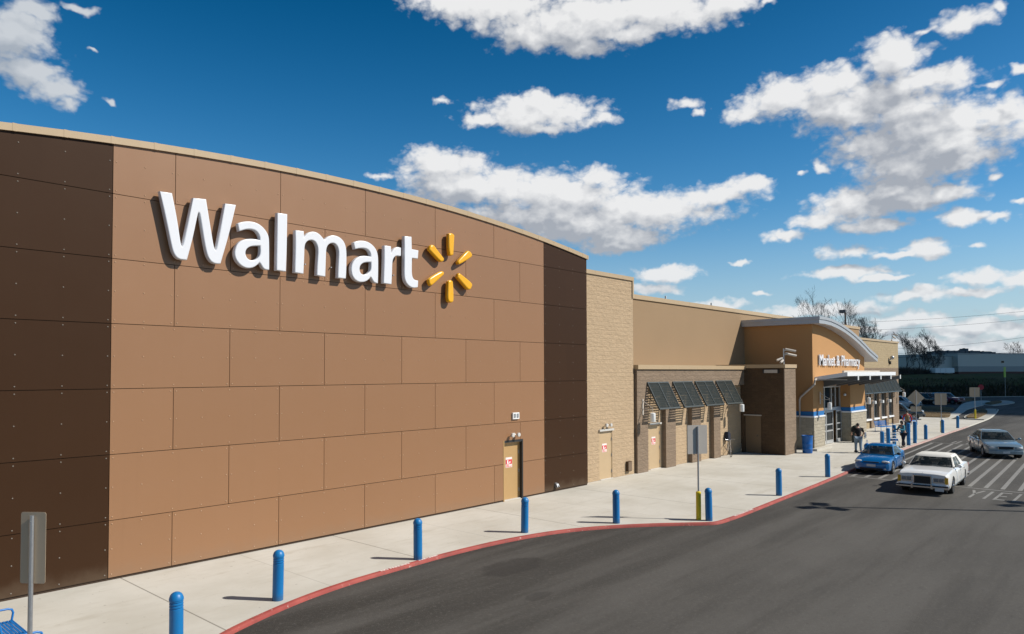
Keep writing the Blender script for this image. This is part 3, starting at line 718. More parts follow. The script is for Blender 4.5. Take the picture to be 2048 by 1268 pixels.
# flat steel canopy over the doors
cz = lambda y: 4.42+(EY-y)*.155
b = MB()
CX0, CX1, CYF = 41.2, 52.3, -4.44
b.prism([(EY, cz(EY)), (CYF, cz(CYF)), (CYF, cz(CYF)+.25), (EY, cz(EY)+.25)], 'x', CX0, CX1)
cn = b.build('canopy', MT['roof_white'], **W_)
b = MB(); b.prism([(EY-.01, cz(EY)-.02), (CYF-.0, cz(CYF)-.02), (CYF, cz(CYF)-.003), (EY-.01, cz(EY)-.003)], 'x', CX0+.04, CX1-.02); b.build('soffit', MT['canopy_grey'], cn)
for k in range(5):
    x = 42.8+k*2.52
    bb = MB(); bb.prism([(EY-.005, cz(EY)-.42), (CYF-.12, cz(CYF)-.26), (CYF-.12, cz(CYF)+.05 if False else cz(CYF)-.021), (EY-.005, cz(EY)-.021)], 'x', x, x+.22)
    be = bb.build('beam', MT['canopy_grey'], cn)  # dark grey puts the shade of the beam's sides into the colour
    MB().prism([(CYF-.125, cz(CYF)-.26), (CYF-.145, cz(CYF)-.27), (CYF-.145, cz(CYF)+.03), (CYF-.125, cz(CYF)-.021)], 'x', x-.01, x+.23).build('lit_beam_end', MT['beam_end'], be)  # pale slab paints the sunlit look of the beam's front end
MB().box(CX0-.03, CX0-.003, CYF+.02, EY-.02, cz(EY)+.05, cz(EY)+.10).build('gutter', MT['sign_back'], cn)
MB().box(43.2, 51.3, -3.62, -3.50, 4.92, 5.08).build('rail', MT['sign_back'], cn)
# rain pipe
b = MB(); b.tube([(40.95,-2.60,4.55),(40.72,-2.60,4.45),(40.72,-2.58,4.2),(40.70,-2.5,4.12),(40.70,-1.70,3.38),(40.70,-1.62,3.2),(40.70,-1.62,.6)], .065, 8); b.build('rain_pipe', MT['sign_back'], store, world=True, smooth=40)
# storefront
GY = -1.70
b = MB(); a_ = .05
for x in (42.80, 43.9, 44.97, 46.40, 47.25, 48.22): b.box(x-a_, x+a_, GY-.06, GY+.06, 2.50 if x in (47.25,) else .02, 3.9)
b.box(42.75, 48.3, GY-.07, GY+.07, 3.9, 4.02); b.box(42.75, 48.3, GY-.09, GY+.09, 2.28, 2.5); b.box(42.75, 48.3, GY-.058, GY+.058, .0, .02)
sf = b.build('storefront_frame', MT['alu'], **W_)
MB().box(42.75, 48.3, GY-.01, GY+.01, 2.5, 3.9).build('glass', MT['glass'], sf)
MB().box(42.75, 48.3, GY-.058, GY+.5, 4.02, 4.3).build('bulkhead', MT['orange'], **W_)
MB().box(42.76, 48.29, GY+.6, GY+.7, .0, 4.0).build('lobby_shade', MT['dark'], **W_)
def slider(x0, x1, y):
    f = MB(); f.box(x0, x0+.08, y-.03, y+.03, .03, 2.28); f.box(x1-.08, x1, y-.03, y+.03, .03, 2.28)
    for z0, z1 in ((.03, .26), (.86, .95), (1.30, 1.38), (2.18, 2.28)): f.box(x0+.08, x1-.08, y-.03, y+.03, z0, z1)
    o = f.build('sliding_door', MT['alu'], store, world=True); MB().box(x0+.08, x1-.08, y-.006, y+.006, .1, 2.2).build('glass', MT['glass'], o)
slider(43.95, 44.92, GY-.12); slider(45.0, 46.38, GY-.12); slider(47.1, 48.15, GY-.12); slider(42.9, 43.9, GY-.12)
# right-hand wing
X0, X1 = EX1+.01, 71.1
win = [(60.5, 62.05), (62.8, 64.45), (65.15, 66.8), (67.55, 69.1)]
b = MB(); px = X0
for a, c in win: b.box(px, a, 0, .6, 0, 3.7); px = c
b.box(px, X1, 0, .6, 0, 3.7); b.box(X0, X1, 0, .6, 3.7, 5.33)
b.build('wing_wall', MT['brown_block'], **W_)
MB().box(X0, X1+.01, -.004, 30, 5.333, 7.74).build('upper_wall', MT['tan_block'], **W_)
MB().box(X0+.6, X1, .6, 30, 0, 5.33).build('side_wall', MT['brown_block'], **W_)
b = MB(); x = X0
while x < X1: x2 = min(x+3.0, X1+.08); b.box(x+.004, x2-.004, -.07, 30.05, 7.743, 7.92); x = x2
b.build('coping', MT['coping'], **W_)
for a, c in win:
    MB().box(a, c, .14, .55, 0, .70).build('infill_wall', MT['tan_block'], **W_)
    w = MB().box(a+.04, c-.04, .21, .23, .85, 3.66).build('window', MT['glass'], **W_)
    MB().box(a-.04, c+.04, -.06, .40, .705, .845).build('sill', MT['roof_white'], w)
    f = MB(); 
    for x in (a+.03, (a+c)/2, c-.03): f.box(x-.03, x+.03, .17, .26, .845, 3.69)
    f.box(a+.06, c-.06, .171, .259, 2.2, 2.27); f.build('frame', MT['steel'], w)
for k in range(5): awning(58.4+k*2.33, 58.4+(k+1)*2.33-.10, -.01, 4.33, -.55, 3.10, True, 14)
# far left wall, roof and body behind the fronts
MB().box(-40, -2*H-.01, .3, 2, 0, 9.6).build('block_pier', MT['pier'], **W_)
MB().box(-40, 71.0, 30.1, 90, 0, 7.7).build('rear_body', MT['tan_block'], **W_)
MB().box(-40, 23.9, 2.31, 30.09, 0, 7.7).build('rear_body', MT['tan_block'], **W_)
MB().box(24.2, 51.6, 3.13, 30.09, 0, 7.7).build('rear_body', MT['tan_block'], **W_)

# ------------------------------------------------------------------ signs on the store
LET = json_letters
def chaikin(P, ang=48):
    out = []; n = len(P)
    for i in range(n):
        a, p, c = P[i-1], P[i], P[(i+1) % n]
        v1 = (p[0]-a[0], p[1]-a[1]); v2 = (c[0]-p[0], c[1]-p[1])
        t = math.degrees(abs(math.atan2(v1[0]*v2[1]-v1[1]*v2[0], v1[0]*v2[0]+v1[1]*v2[1])))
        if t > ang: out.append(p)
        else: out += [(p[0]*.75+a[0]*.25, p[1]*.75+a[1]*.25), (p[0]*.75+c[0]*.25, p[1]*.75+c[1]*.25)]
    return out
def wall_letter(name, contours, m, parent, x0, z0, yf, depth, bev):
    cs = [[(x-x0, z-z0) for x, z in chaikin(chaikin(c))] for c in contours]
    me = outline_mesh(cs, depth, bev)
    xform(me, lambda x, y, z: (x, -z, y)); me.materials.clear(); me.materials.append(m); finish(me, 32)
    o = link(name, me, parent); o.location = (0, yf+depth/2, 0); return o
sign = thing('wall_lettering', (5.3, 0, 7.93), 'big white raised letters spelling the store name on the tan panelled wall', 'sign')
for k in ('W', 'a', 'l', 'm', 'b', 'r', 't'):
    o = wall_letter('letter', LET[k], MT['white_letter'], sign, 5.3, 7.93, -.24, .17, .028)
    xs_ = [p[0] for p in LET[k][0]]
    q = MB()
    for fx in (.25, .75): q.lathe([(.02, -.075), (.02, .02)], ((min(xs_)+(max(xs_)-min(xs_))*fx)-5.3, 0, .35), 6, 'y')
    q.build('standoff', MT['steel'], o).location = (0, -.155+.0, 0) if False else (0, .155, 0)
em = thing('starburst_emblem', (11.15, 0, 8.77), 'yellow starburst of six raised rays beside the white store name', 'emblem')
for i in range(6): wall_letter('ray', LET['ray%d' % i], MT['yellow_letter'], em, 11.15, 8.77, -.24, .17, .05)
def wid(me, f=max): return f(v.co.x for v in me.vertices)
T = lambda q: text_mesh(q, 1.0, .04, .005)
w0 = wid(T('Market & Pharmacy')); sx, sz = 8.55/w0, .74/.71
t = thing('entrance_lettering', (41.75, EY-.085, 5.42), 'thin white raised lettering naming the market and pharmacy on the orange entrance wall', 'sign')
for wd, pre in (('Market', 'Market'), ('&', 'Market &'), ('Pharmacy', 'Market & Pharmacy')):
    me = T(wd); dx_ = wid(T(pre))-wid(me)
    xform(me, lambda x, y, z: ((x+dx_)*sx, -z, y*sz)); me.materials.append(MT['white_letter']); link('word', me, t)

# ------------------------------------------------------------------ wall fittings
def arm_lamp(x, y_wall, z, reach, label, r=.135, h=.43):
    t = thing('wall_lamp', (x, y_wall, z), label, 'wall lamp', group='white cylinder lamps on wall arms')
    MB().box(-.05, .05, -.035, 0, -.55, .25).build('backplate', MT['sign_back'], t)
    a = MB(); a.tube([(0, -.03, .15), (0, -reach, -.20)], .018, 6); a.tube([(0, -.03, -.25), (0, -reach, -.25)], .022, 6); a.tube([(0, -reach, -.15), (0, -reach, -.42)], .016, 6); a.build('arm', MT['sign_back'], t)
    s = MB(); s.lathe([(r*.6, -.42), (r, -.45), (r, -.42-h), (r*.92, -.44-h)], (0, -reach, 0), 18); s.build('shade', MT['lampwhite'], t, smooth=40)
    return t
arm_lamp(24.72, FY, 3.42, .58, 'white cylinder lamp on a wall arm below the leftmost louvered awning')
arm_lamp(34.9, IY, 3.50, .85, 'white cylinder lamp hanging at the right end of the four louvered awnings')
arm_lamp(41.9, EY-.07, 3.45, .60, 'white cylinder lamp in front of the entrance left column', h=.46)
arm_lamp(59.6, 0, 3.22, .5, 'white cylinder lamp beside the entrance right column, at the awning corner', h=.55)
arm_lamp(70.75, 0, 3.42, .55, 'white cylinder lamp at the far corner of the right wing')
for x, lab in ((62.42, 'small white box lamp on the pier right of the nearest wing window'), (64.8, 'small white box lamp on the middle pier between the wing windows'), (67.18, 'small white box lamp on the pier left of the farthest wing window')):
    t = thing('box_lamp', (x, 0, 2.28), lab, 'wall lamp', group='box lamps between the wing windows')
    MB().box(-.15, .15, -.30, -.04, -.13, .13).build('housing', MT['lampwhite'], t, bevel=.02); MB().box(-.08, .08, -.04, 0, -.08, .08).build('mount', MT['steel'], t)
def twin_light(x, y, z, lab):
    t = thing('emergency_light', (x, y, z), lab, 'light', group='twin emergency lights above the doors')
    MB().box(-.07, .07, -.06, 0, -.05, .05).build('base', MT['cap_grey'], t, bevel=.01)
    for s in (-1, 1):
        h = MB(); h.lathe([(.02, 0), (.075, -.05), (.08, -.13), (.06, -.135)], (s*.17, -.07, -.02), 12, 'y'); h.tube([(s*.05, -.03, 0), (s*.17, -.08, -.02)], .014, 6); h.build('head', MT['cap_grey'], t, smooth=40)
twin_light(14.68, 0, 2.58, 'twin headed emergency light above the ochre door in the panelled wall')
twin_light(21.7, PY, 2.55, 'twin headed emergency light above the beige door in the rough block pier')
t = thing('strobe_box', (14.82, 0, 3.30), 'small white alarm box with two grey lenses on the tan panels above the door', 'alarm')
MB().box(-.19, .19, -.07, 0, -.13, .13).build('housing', MT['white'], t, bevel=.012)
for s in (-1, 1): MB().box(s*.085-.055, s*.085+.045, -.085, -.07, -.07, .09).build('lens', MT['steel'], t)
t = thing('hose_bib', (17.38, 0, .27), 'small metal hose tap cover low on the dark brown panels', 'tap')
MB().prism([(0, .10), (-.10, .06), (-.16, -.06), (-.10, -.10), (0, -.10)], 'x', -.07, .07).build('cover', MT['steel'], t, bevel=.008)
MB().tube([(0, -.10, 0), (0, -.17, -.05)], .02, 8).build('spout', MT['dark'], t)
t = thing('utility_box', (23.52, PY, .43), 'small dark brown utility box low on the rough tan block pier', 'utility box')
MB().box(-.17, .17, -.14, 0, -.24, .24).build('housing', MT['box_block'], t, bevel=.01); MB().box(-.15, .15, -.155, -.14, -.21, .21).build('lid', plain('brown lid', (.16, .11, .07), .5), t)
t = thing('outlet_box', (30.05, FY, .56), 'small white weatherproof outlet on the third brown pilaster', 'outlet')
MB().box(-.05, .05, -.06, 0, -.09, .09).build('cover', MT['white'], t, bevel=.01); MB().box(-.055, .055, -.10, -.06, .02, .085).build('flap', MT['lampwhite'], t)
t = thing('wall_light', (36.62, -1.45, 5.04), 'long grey light fitting high on the shaded brown service box', 'light')
MB().box(-.10, -.01, -.42, .42, -.10, .10).build('diffuser', MT['sign_back'], t, bevel=.01)
for s in (-1, 1): MB().box(-.12, 0, s*.46-.04, s*.46+.04, -.12, .12).build('end_cap', MT['dark'], t)
def camera_mast(name, loc, lab, h, dirs):
    t = thing(name, loc, lab, 'camera')
    MB().tube([(0, 0, 0), (0, 0, h)], .035, 8).build('mast', MT['beam_end'], t)
    for z, a, l in dirs:
        c = MB(); dx, dy = math.cos(R(a)), math.sin(R(a))
        p = Vector((dx*.10, dy*.10, z)); q = Vector((dx*(.10+l), dy*(.10+l), z-.14))
        c.tube([p, q], .07, 8); c.build('camera_housing', MT['sign_back'], t, smooth=40)
        MB().tube([(0, 0, z-.10), tuple(p*.7+q*.3)], .02, 6).build('arm', MT['beam_end'], t)
camera_mast('camera_mast', (36.8, -2.15, 5.46), 'pale mast with three security cameras on the brown service box roof', .95, [(.92, -60, .60), (.66, -35, .75), (.38, 150, .40), (.25, 175, .3)])
camera_mast('camera_mast', (70.3, .3, 7.92), 'pole with small security cameras on the roof corner of the right wing', .75, [(.72, -80, .4), (.48, -20, .4), (.22, 190, .4)])  # camera housings only, no lamps on this mast
t = thing('wall_camera', (67.95, -.005, 6.1), 'grey camera cluster on the upper tan block wall of the right wing', 'camera')
MB().box(-.22, .22, -.12, 0, -.02, .06).build('bracket', MT['steel'], t); MB().sphere((0, -.26, .22), .19, 12, 8).build('dome', MT['steel'], t, smooth=60); MB().box(-.09, .09, -.16, 0, -.42, -.12).build('junction_box', MT['dark'], t); MB().tube([(0, -.05, .05), (0, -.26, .12)], .03, 6).build('arm', MT['steel'], t)
t = thing('alcove_light', (48.22, -2.12, 3.35), 'small round light on the shaded orange wall inside the entrance', 'light')
MB().sphere((-.10, 0, 0), .10, 10, 6).build('bulb', MT['lampwhite'], t, smooth=60); MB().box(-.06, .0, -.05, .05, -.12, .06).build('mount', MT['dark'], t)

# ------------------------------------------------------------------ bollards
def bollard(loc, lab, h, tall=False):
    t = thing('bollard', loc, lab, 'bollard', random.uniform(0, 6), group='blue bollards along the kerb')
    t.rotation_euler = (R(random.uniform(-.9, .9)), R(random.uniform(-.9, .9)), random.uniform(0, 6))
    r = .118; d = h-r*.95
    prof = [(r, 0), (r, d-.20)]
    if not tall:
        for k in range(3): z = d-.17+k*.05; prof += [(r, z-.012), (r-.012, z-.006), (r-.012, z+.006), (r, z+.012)]
        prof += [(r, d)]
        dome = [(r*math.cos(R(a)), d+.003+r*math.sin(R(a))*.95) for a in (0, 12, 25, 38, 50, 62, 74, 84, 89)]
        dome = [(r+.006, d-.03), (r+.006, d)]+dome[1:]
    else:
        prof += [(r, d+.05)]; dome = [(r+.004, d+.02), (r+.004, d+.07), (r*.92, d+.11), (r*.4, d+.13)]
    prof = [(r, -.02)]+prof[1:]
    MB().lathe(prof, seg=24).build('sleeve', MT['blue'], t, smooth=35); MB().lathe(dome, seg=24).build('cap', MT['blue'], t, smooth=45)
    return t
BO = [((-.86,-5.86), 'blue domed bollard nearest the viewer, cut off by the frame bottom'), ((1.96,-4.43), 'blue domed bollard standing just right of the nearest, before the tan panels'),
      ((6.29,-4.10), 'blue domed bollard beside the white kerb lettering'), ((10.64,-4.12), 'blue domed bollard standing in front of the ochre door'),
      ((13.7,-5.5), 'blue domed bollard beside the kerb, left of the yellow sign pipe'), ((16.1,-7.62), 'blue domed bollard touching the yellow sign pipe at the kerb bend'),
      ((22.53,-7.45), 'blue domed bollard alone between the kerb bend and the parked cars'), ((29.13,-7.17), 'blue domed bollard at the kerb just left of the blue car'),
      ((53.39,-6.1), 'blue bollard standing alone right of the diamond sign'), ((60.37,-5.82), 'blue bollard beside the far yellow sign pipe'), ((67.07,-5.66), 'farthest blue bollard, near the end of the walk')]
for (x, y), lab in BO: bollard((x, y, 0), lab, 1.10)
for (x, y), h, lab in (((43.0,-5.9), 1.2, 'blue bollard rising behind the blue car, left of the cart'), ((44.6,-5.85), 1.32, 'blue bollard behind the blue car, between the cart and its neighbour'), ((46.5,-5.72), 1.42, 'blue bollard behind the woman in teal'), ((47.89,-6.25), 1.5, 'tall blue bollard right beside the woman in teal'), ((49.78,-6.2), 1.5, 'tall blue bollard in front of the diamond sign post')):
    bollard((x, y, 0), lab, h, True)

def gp(u, d):
    q = CAM+ray(u, 744)*d; return float(q[0]), float(q[1])
# ------------------------------------------------------------------ road signs (seen from behind)
def road_sign(loc, lab, h, w, ph, rz, shape='rect', pipe=True, m='sign_back', extra=None, bolts=True):
    t = thing('road_sign', loc, lab, 'road sign', rz)
    MB().tube([(0, 0, 0), (0, 0, h-.04)], .03, 8).build('post', MT['steel'], t, smooth=40)
    p = MB(); th = .004
    if shape == 'rect':
        r = .03; z0 = h-ph; pts = []
        for cx, cz, a0 in ((w/2-r, h-r, 0), (-w/2+r, h-r, 90), (-w/2+r, z0+r, 180), (w/2-r, z0+r, 270)):
            for a in (0, 30, 60, 90): pts.append((cx+r*math.cos(R(a0+a)), cz+r*math.sin(R(a0+a))))
        p.prism(pts, 'y', .034, .038)
    elif shape == 'diamond':
        c = h-ph/2; p.prism([(w/2, c), (0, h), (-w/2, c), (0, h-ph)], 'y', .034, .038)
    elif shape == 'octagon':
        c = h-ph/2; p.prism([(w/2*math.cos(R(22.5+45*k))/math.cos(R(22.5)), c+w/2*math.sin(R(22.5+45*k))/math.cos(R(22.5))) for k in range(8)], 'y', .034, .038)
    pn = p.build('panel', MT[m], t)
    if bolts: q = MB(); [q.lathe([(.012, -.03), (.012, .034)], (0, 0, z), 6, 'y') for z in (h-.12, h-ph+.12)]; q.build('bolt', MT['steel'], pn)
    if pipe: MB().lathe([(.085, 0), (.085, .93), (.06, .95), (.04, .955)], seg=16).build('pipe_base', MT['yellow'], t, smooth=35)
    if extra: extra(t, h-ph)
    return t
road_sign((-3.55, -7.55, 0), 'bare back of a tall road sign on a steel post at the left edge', 3.12, .36, .97, R(-52), pipe=False, m='sign_back_warm')
road_sign((16.02, -7.28, 0), 'grey rectangular road sign seen from behind, on a yellow pipe at the kerb bend', 3.2, .73, .98, R(-35), m='sign_back')
def plaque(t, z): MB().box(-.38, .38, .034, .038, z-.42, z-.04).build('plaque', MT['sign_back_warm'], t)
road_sign((53.2, -5.55, 0), 'diamond road sign seen from behind with a small plaque below it', 3.65, 1.22, 1.2, R(-54), 'diamond', False, 'sign_back_warm', plaque)
MB_ = road_sign((61.3, -5.55, 0), 'pale square road sign on a yellow pipe near the far bollards', 3.2, .90, .96, R(-60), m='sign_back_warm')
road_sign((82.9, -4.4, 0), 'pale square road sign on a yellow pipe in the brown planting bed', 3.3, .95, 1.0, R(-64), m='sign_back_warm')
road_sign((*gp(1961, 103), 0), 'red octagonal stop sign half hidden behind a pale square sign', 3.1, .75, .75, R(120), 'octagon', False, 'red')
road_sign((166.0, 4.0, 0), 'fluorescent yellow green sign at the far road edge', 5.8, .55, 2.0, R(-30), 'rect', False, 'lime')
# ------------------------------------------------------------------ litter bins
t = thing('blue_drum', (38.75, -2.78, 0), 'open blue plastic drum against the shaded stone column', 'drum')
MB().lathe([(.27, 0), (.29, .03), (.30, .25), (.305, .27), (.295, .29), (.305, .55), (.31, .57), (.30, .59), (.315, .98), (.335, 1.03), (.335, 1.08), (.31, 1.09), (.29, 1.05), (.28, .9)], seg=28).build('body', MT['blue_barrel'], t, smooth=40)
MB().lathe([(.285, .90), (.0001, .905)], seg=28).build('liner', MT['dark'], t)
t = thing('litter_bin', (47.75, -2.95, 0), 'dark green domed litter bin beside the glass doors', 'litter bin')
MB().lathe([(.27, 0), (.29, .04), (.31, .78), (.30, .80)], seg=24).build('body', MT['dgreen'], t, smooth=40)
MB().lathe([(.335, .80), (.345, .83), (.335, .88), (.31, 1.02), (.25, 1.13), (.14, 1.20), (.03, 1.22), (.025, 1.28)], seg=24).build('lid', MT['dgreen'], t, smooth=50)
MB().box(.18, .345, -.12, .12, .88, 1.03).build('flap', MT['dark'], t)

# ------------------------------------------------------------------ benches
def make_bench(loc, rz, lab, ln=1.75):
    t = thing('bench', loc, lab, 'bench', rz, 'blue steel benches')
    s = MB()
    for k in range(9): y = -.22+.055*k; s.box(-ln/2, ln/2, y-.021, y+.021, .425, .437)
    s.box(-ln/2, ln/2, -.255, -.241, .39, .44); s.box(-ln/2, ln/2, .241, .255, .39, .44)
    for x in (-ln/2+.02, 0, ln/2-.02): s.box(x-.02, x+.02, -.241, .241, .405, .424)
    s.build('seat', MT['blue_bench'], t)
    bk = MB()
    for k in range(6): z = .50+.065*k; bk.box(-ln/2, ln/2, .27+.015*k, .284+.015*k, z, z+.045)
    bk.build('backrest', MT['blue_bench'], t)
    for sx in (-1, 1):
        x = sx*(ln/2+.02); a = MB()
        a.tube([(x, -.25, .43), (x, -.27, .56), (x, -.25, .62), (x, -.19, .645), (x, .10, .65), (x, .30, .66)], .02, 8); a.build('armrest', MT['blue_bench'], t, smooth=60)
        l = MB(); l.tube([(x, -.24, .43), (x, -.26, .02), (x, -.28, 0)], .022, 8); l.tube([(x, .25, 0), (x, .25, .45), (x, .36, .92)], .022, 8); l.build('leg', MT['blue_bench'], t, smooth=60)
    return t
bench = make_bench((-2.93, -3.92, 0), R(90), 'blue slatted steel bench in the lower left corner, beside a sign post')
dup(bench, (59.2, -1.75, 0), R(-14), 'blue slatted bench in front of the wing windows, nearer of the two', 'blue steel benches')
dup(bench, (68.3, -1.6, 0), R(-10), 'blue slatted bench at the far corner of the wing', 'blue steel benches')
# ------------------------------------------------------------------ bicycle
t = thing('bicycle', (34.15, .18, 0), 'bicycle leaning in the shade by the wall with a dark blue bag on top', 'bicycle', R(218))
for x in (-.52, .52):
    w = MB(); seg = 28
    ringp = [(x+.33*math.cos(2*math.pi*k/seg), 0, .34+.33*math.sin(2*math.pi*k/seg)) for k in range(seg+1)]; w.tube(ringp, .02, 6, False)
    wo = w.build('wheel', MT['black'], t)
    sp = MB()
    for k in range(10): a = 2*math.pi*k/10; sp.tube([(x, 0, .34), (x+.31*math.cos(a), 0, .34+.31*math.sin(a))], .003, 4, False)
    sp.tube([(x, -.04, .34), (x, .04, .34)], .025, 8); sp.build('spoke', MT['chrome'], wo)
f = MB(); bb_, st_, hd, rx, fx = (-.08,0,.30), (-.22,0,.82), (.38,0,.86), (-.52,0,.34), (.52,0,.34)
for a, c in ((bb_, st_), (bb_, (.40,0,.80)), (st_, hd), (bb_, rx), (st_, rx), (hd, fx), ((.36,0,.86), (.34,0,1.0))): f.tube([a, c], .018, 6)
f.build('frame', MT['sign_back'], t)
hb = MB(); hb.tube([(.40,-.28,1.02), (.33,-.1,1.0), (.33,.1,1.0), (.40,.28,1.02)], .014, 6); hb.build('handlebar', MT['chrome'], t)
MB().sphere((-.24, 0, .90), .12, 10, 6, (1.1, .6, .35)).build('saddle', MT['black'], t, smooth=60)
bg = MB(); bg.prism([(-.17,-.26),(.17,-.26),(.20,.12),(.12,.25),(-.10,.27),(-.19,.12)], 'y', -.13, .13); o = bg.build('shopping_bag', MT['navy'], bevel=.05); o.location = (34.42, .38, 1.16)
tag(o, 'dark blue bag resting on the bicycle by the shaded wall', 'bag')

# ------------------------------------------------------------------ cars
def paint(name, col, metal=0.0, rough=.32, coat=.8):
    return plain(name, col, rough, metal, var=.01, scale=1.0, coat=coat, flat=True)
MT['tyre'] = plain('tyre rubber', (.018, .018, .018), .85, var=.2)
MT['lens'] = plain('clear lamp lens', (.55, .56, .56), .12, var=.1, scale=20)
MT['amber'] = plain('amber lens', (.62, .36, .03), .2, var=.1)
MT['orange_lens'] = plain('orange lens', (.75, .30, .05), .2, var=.1)
MT['carglass'] = glassy('car glass', (.012, .017, .017), .04)
MT['carglass'].node_tree.nodes['Principled BSDF'].inputs['Alpha'].default_value = .62
MT['carglass'].node_tree.nodes['Principled BSDF'].inputs['Specular IOR Level'].default_value = .5
MT['plate'] = plain('number plate', (.58, .60, .60), .4, var=.08)
MT['seat_grey'] = plain('grey seat fabric', (.12, .115, .11), .85)
MT['seat_cloth'] = plain('dark interior', (.03, .028, .026), .8)

def lerp_st(st, x):
    """st: list of (x, half width, z bottom, z shoulder, z top) sorted front to rear (x falling)"""
    xs = [s[0] for s in st][::-1]
    return [float(np.interp(x, xs, [s[i] for s in st][::-1])) for i in range(1, 5)]
def ring(st, x):
    hw, zb, zs, zt = lerp_st(st, x)
    h = zs-zb
    return [(0, zb), (hw*.80, zb), (hw*.95, zb+.05*h), (hw*.985, zb+.22*h), (hw, zb+.52*h), (hw*.985, zb+.82*h), (hw*.955, zs-.02), (hw*.90, zs+(zt-zs)*.35), (hw*.62, zs+(zt-zs)*.85), (hw*.3, zt), (0, zt+.006)]
def car(loc, rz, lab, cat, sp):
    t = thing(sp['name'], loc, lab, cat, rz)
    st = sp['st']; m = sp['m']
    xs = []
    for a, c in zip(st, st[1:]):
        n = max(1, int(abs(a[0]-c[0])/.16)); xs += [a[0]+(c[0]-a[0])*k/n for k in range(n)]
    xs.append(st[-1][0])
    b = MB(); rings = []
    for x in xs:
        r = ring(st, x); full = [(x, y, z) for y, z in r]+[(x, -y, z) for y, z in r[-2:0:-1]]
        rings.append(len(full)); b.v += full
    n = rings[0]
    for i in range(len(xs)-1):
        for k in range(n): b.f.append([i*n+k, i*n+(k+1) % n, (i+1)*n+(k+1) % n, (i+1)*n+k]); b.fm.append(0)
    b.f.append(list(range(n))[::-1]); b.fm.append(0); b.f.append(list(range((len(xs)-1)*n, len(xs)*n))); b.fm.append(0)
    body = b.build('body', m, t)
    bmm = bmesh.new(); bmm.from_mesh(body.data); bmesh.ops.recalc_face_normals(bmm, faces=bmm.faces); bmm.to_mesh(body.data); bmm.free()
    wr, ww = sp.get('wr', .32), .2
    hwm = max(s[1] for s in st)
    cutters = []
    for ax in sp['ax']:
        for s_ in (-1, 1):
            c = MB().lathe([(wr*1.17, -.26), (wr*1.17, .26)], (ax, s_*hwm, wr), 28, 'y').build('cut', m, t)
            bmm = bmesh.new(); bmm.from_mesh(c.data); bmesh.ops.recalc_face_normals(bmm, faces=bmm.faces); bmm.to_mesh(c.data); bmm.free()
            md = body.modifiers.new('arch', 'BOOLEAN'); md.object = c; md.operation = 'DIFFERENCE'; md.solver = 'EXACT'; cutters.append(c)
    me = eval_mesh(body); body.modifiers.clear(); body.data = me; finish(me, 28)
    for c in cutters: bpy.data.objects.remove(c)
    # wheels
    for ax in sp['ax']:
        for s_ in (-1, 1):
            y = s_*(hwm-.115)
            w = MB().lathe([(wr*.62, -.09), (wr*.93, -.10), (wr, -.07), (wr, .07), (wr*.93, .10), (wr*.62, .09)], (ax, y, wr), 28, 'y').build('wheel', MT['tyre'], t, smooth=40)
            ri = MB(); yo = y+s_*.075
            ri.lathe([(wr*.62, 0), (wr*.60, s_*.022), (wr*.5, s_*.012)] if s_ > 0 else [(wr*.5, s_*.012), (wr*.60, s_*.022), (wr*.62, 0)], (ax, yo, wr), 24, 'y')
            for k in range(sp.get('spk', 6)):
                a = 2*math.pi*k/sp.get('spk', 6); ca, sa = math.cos(a), math.sin(a)
                q = [(ax+ca*wr*.10-sa*.03, wr+sa*wr*.10+ca*.03), (ax+ca*wr*.10+sa*.03, wr+sa*wr*.10-ca*.03), (ax+ca*wr*.55+sa*.022, wr+sa*wr*.55-ca*.022), (ax+ca*wr*.55-sa*.022, wr+sa*wr*.55+ca*.022)]
                ri.prism(q, 'y', yo+s_*.014, yo+s_*.03)
            ri.lathe([(wr*.2, 0), (wr*.16, s_*.04)] if s_ > 0 else [(wr*.16, s_*.04), (wr*.2, 0)], (ax, yo+s_*.01, wr), 14, 'y')
            ri.build('rim', MT[sp.get('rim', 'steel')], w, smooth=30)
            dk = MB(); dk.lathe([(wr*1.14, -.015), (wr*1.14, .015)], (ax, s_*(hwm-.30), wr), 20, 'y'); dk.build('wheel_well', MT['black'], t)
    # cabin: ring at the belt, ring under the roof
    cb = sp['cab']; (fx0, rx0, w0, z0), (fx1, rx1, w1, z1) = cb['belt'], cb['roof']
    def plan(fx, rx, w, z, cur):
        return [(fx-cur, w, z), (fx-cur*.35, w*.72, z), (fx, w*.3, z), (fx, -w*.3, z), (fx-cur*.35, -w*.72, z), (fx-cur, -w, z), (rx+cur*.6, -w, z), (rx, -w*.6, z), (rx, w*.6, z), (rx+cur*.6, w, z)]
    lv = [plan(fx0, rx0, w0, z0, .12), plan(fx1, rx1, w1, z1-.03, .10), plan(fx1-.06, rx1+.05, w1-.05, z1+.015, .10), plan(fx1-.35, rx1+.30, w1-.28, z1+cb.get('crown', .045), .08)]
    b = MB(); n = 10
    b.v += lv[1]+lv[2]+lv[3]
    for i in range(2):
        for k in range(n): b.f.append([i*n+k, i*n+(k+1) % n, (i+1)*n+(k+1) % n, (i+1)*n+k]); b.fm.append(0)
    b.f.append(list(range(2*n, 3*n))); b.fm.append(0)
    cuts = cb.get('cuts', [(.05, .50), (.54, .92)])
    def cells(p0, p1, q1, q0, us, vs_, skip):
        p0, p1, q0, q1 = map(Vector, (p0, p1, q0, q1))
        P = lambda u, v: tuple((p0*(1-u)+p1*u)*(1-v)+(q0*(1-u)+q1*u)*v)
        for i in range(len(us)-1):
            for j in range(len(vs_)-1):
                um, vm_ = (us[i]+us[i+1])/2, (vs_[j]+vs_[j+1])/2
                if skip(um, vm_): continue
                b.add([P(us[i], vs_[j]), P(us[i+1], vs_[j]), P(us[i+1], vs_[j+1]), P(us[i], vs_[j+1])], [(0, 1, 2, 3)])
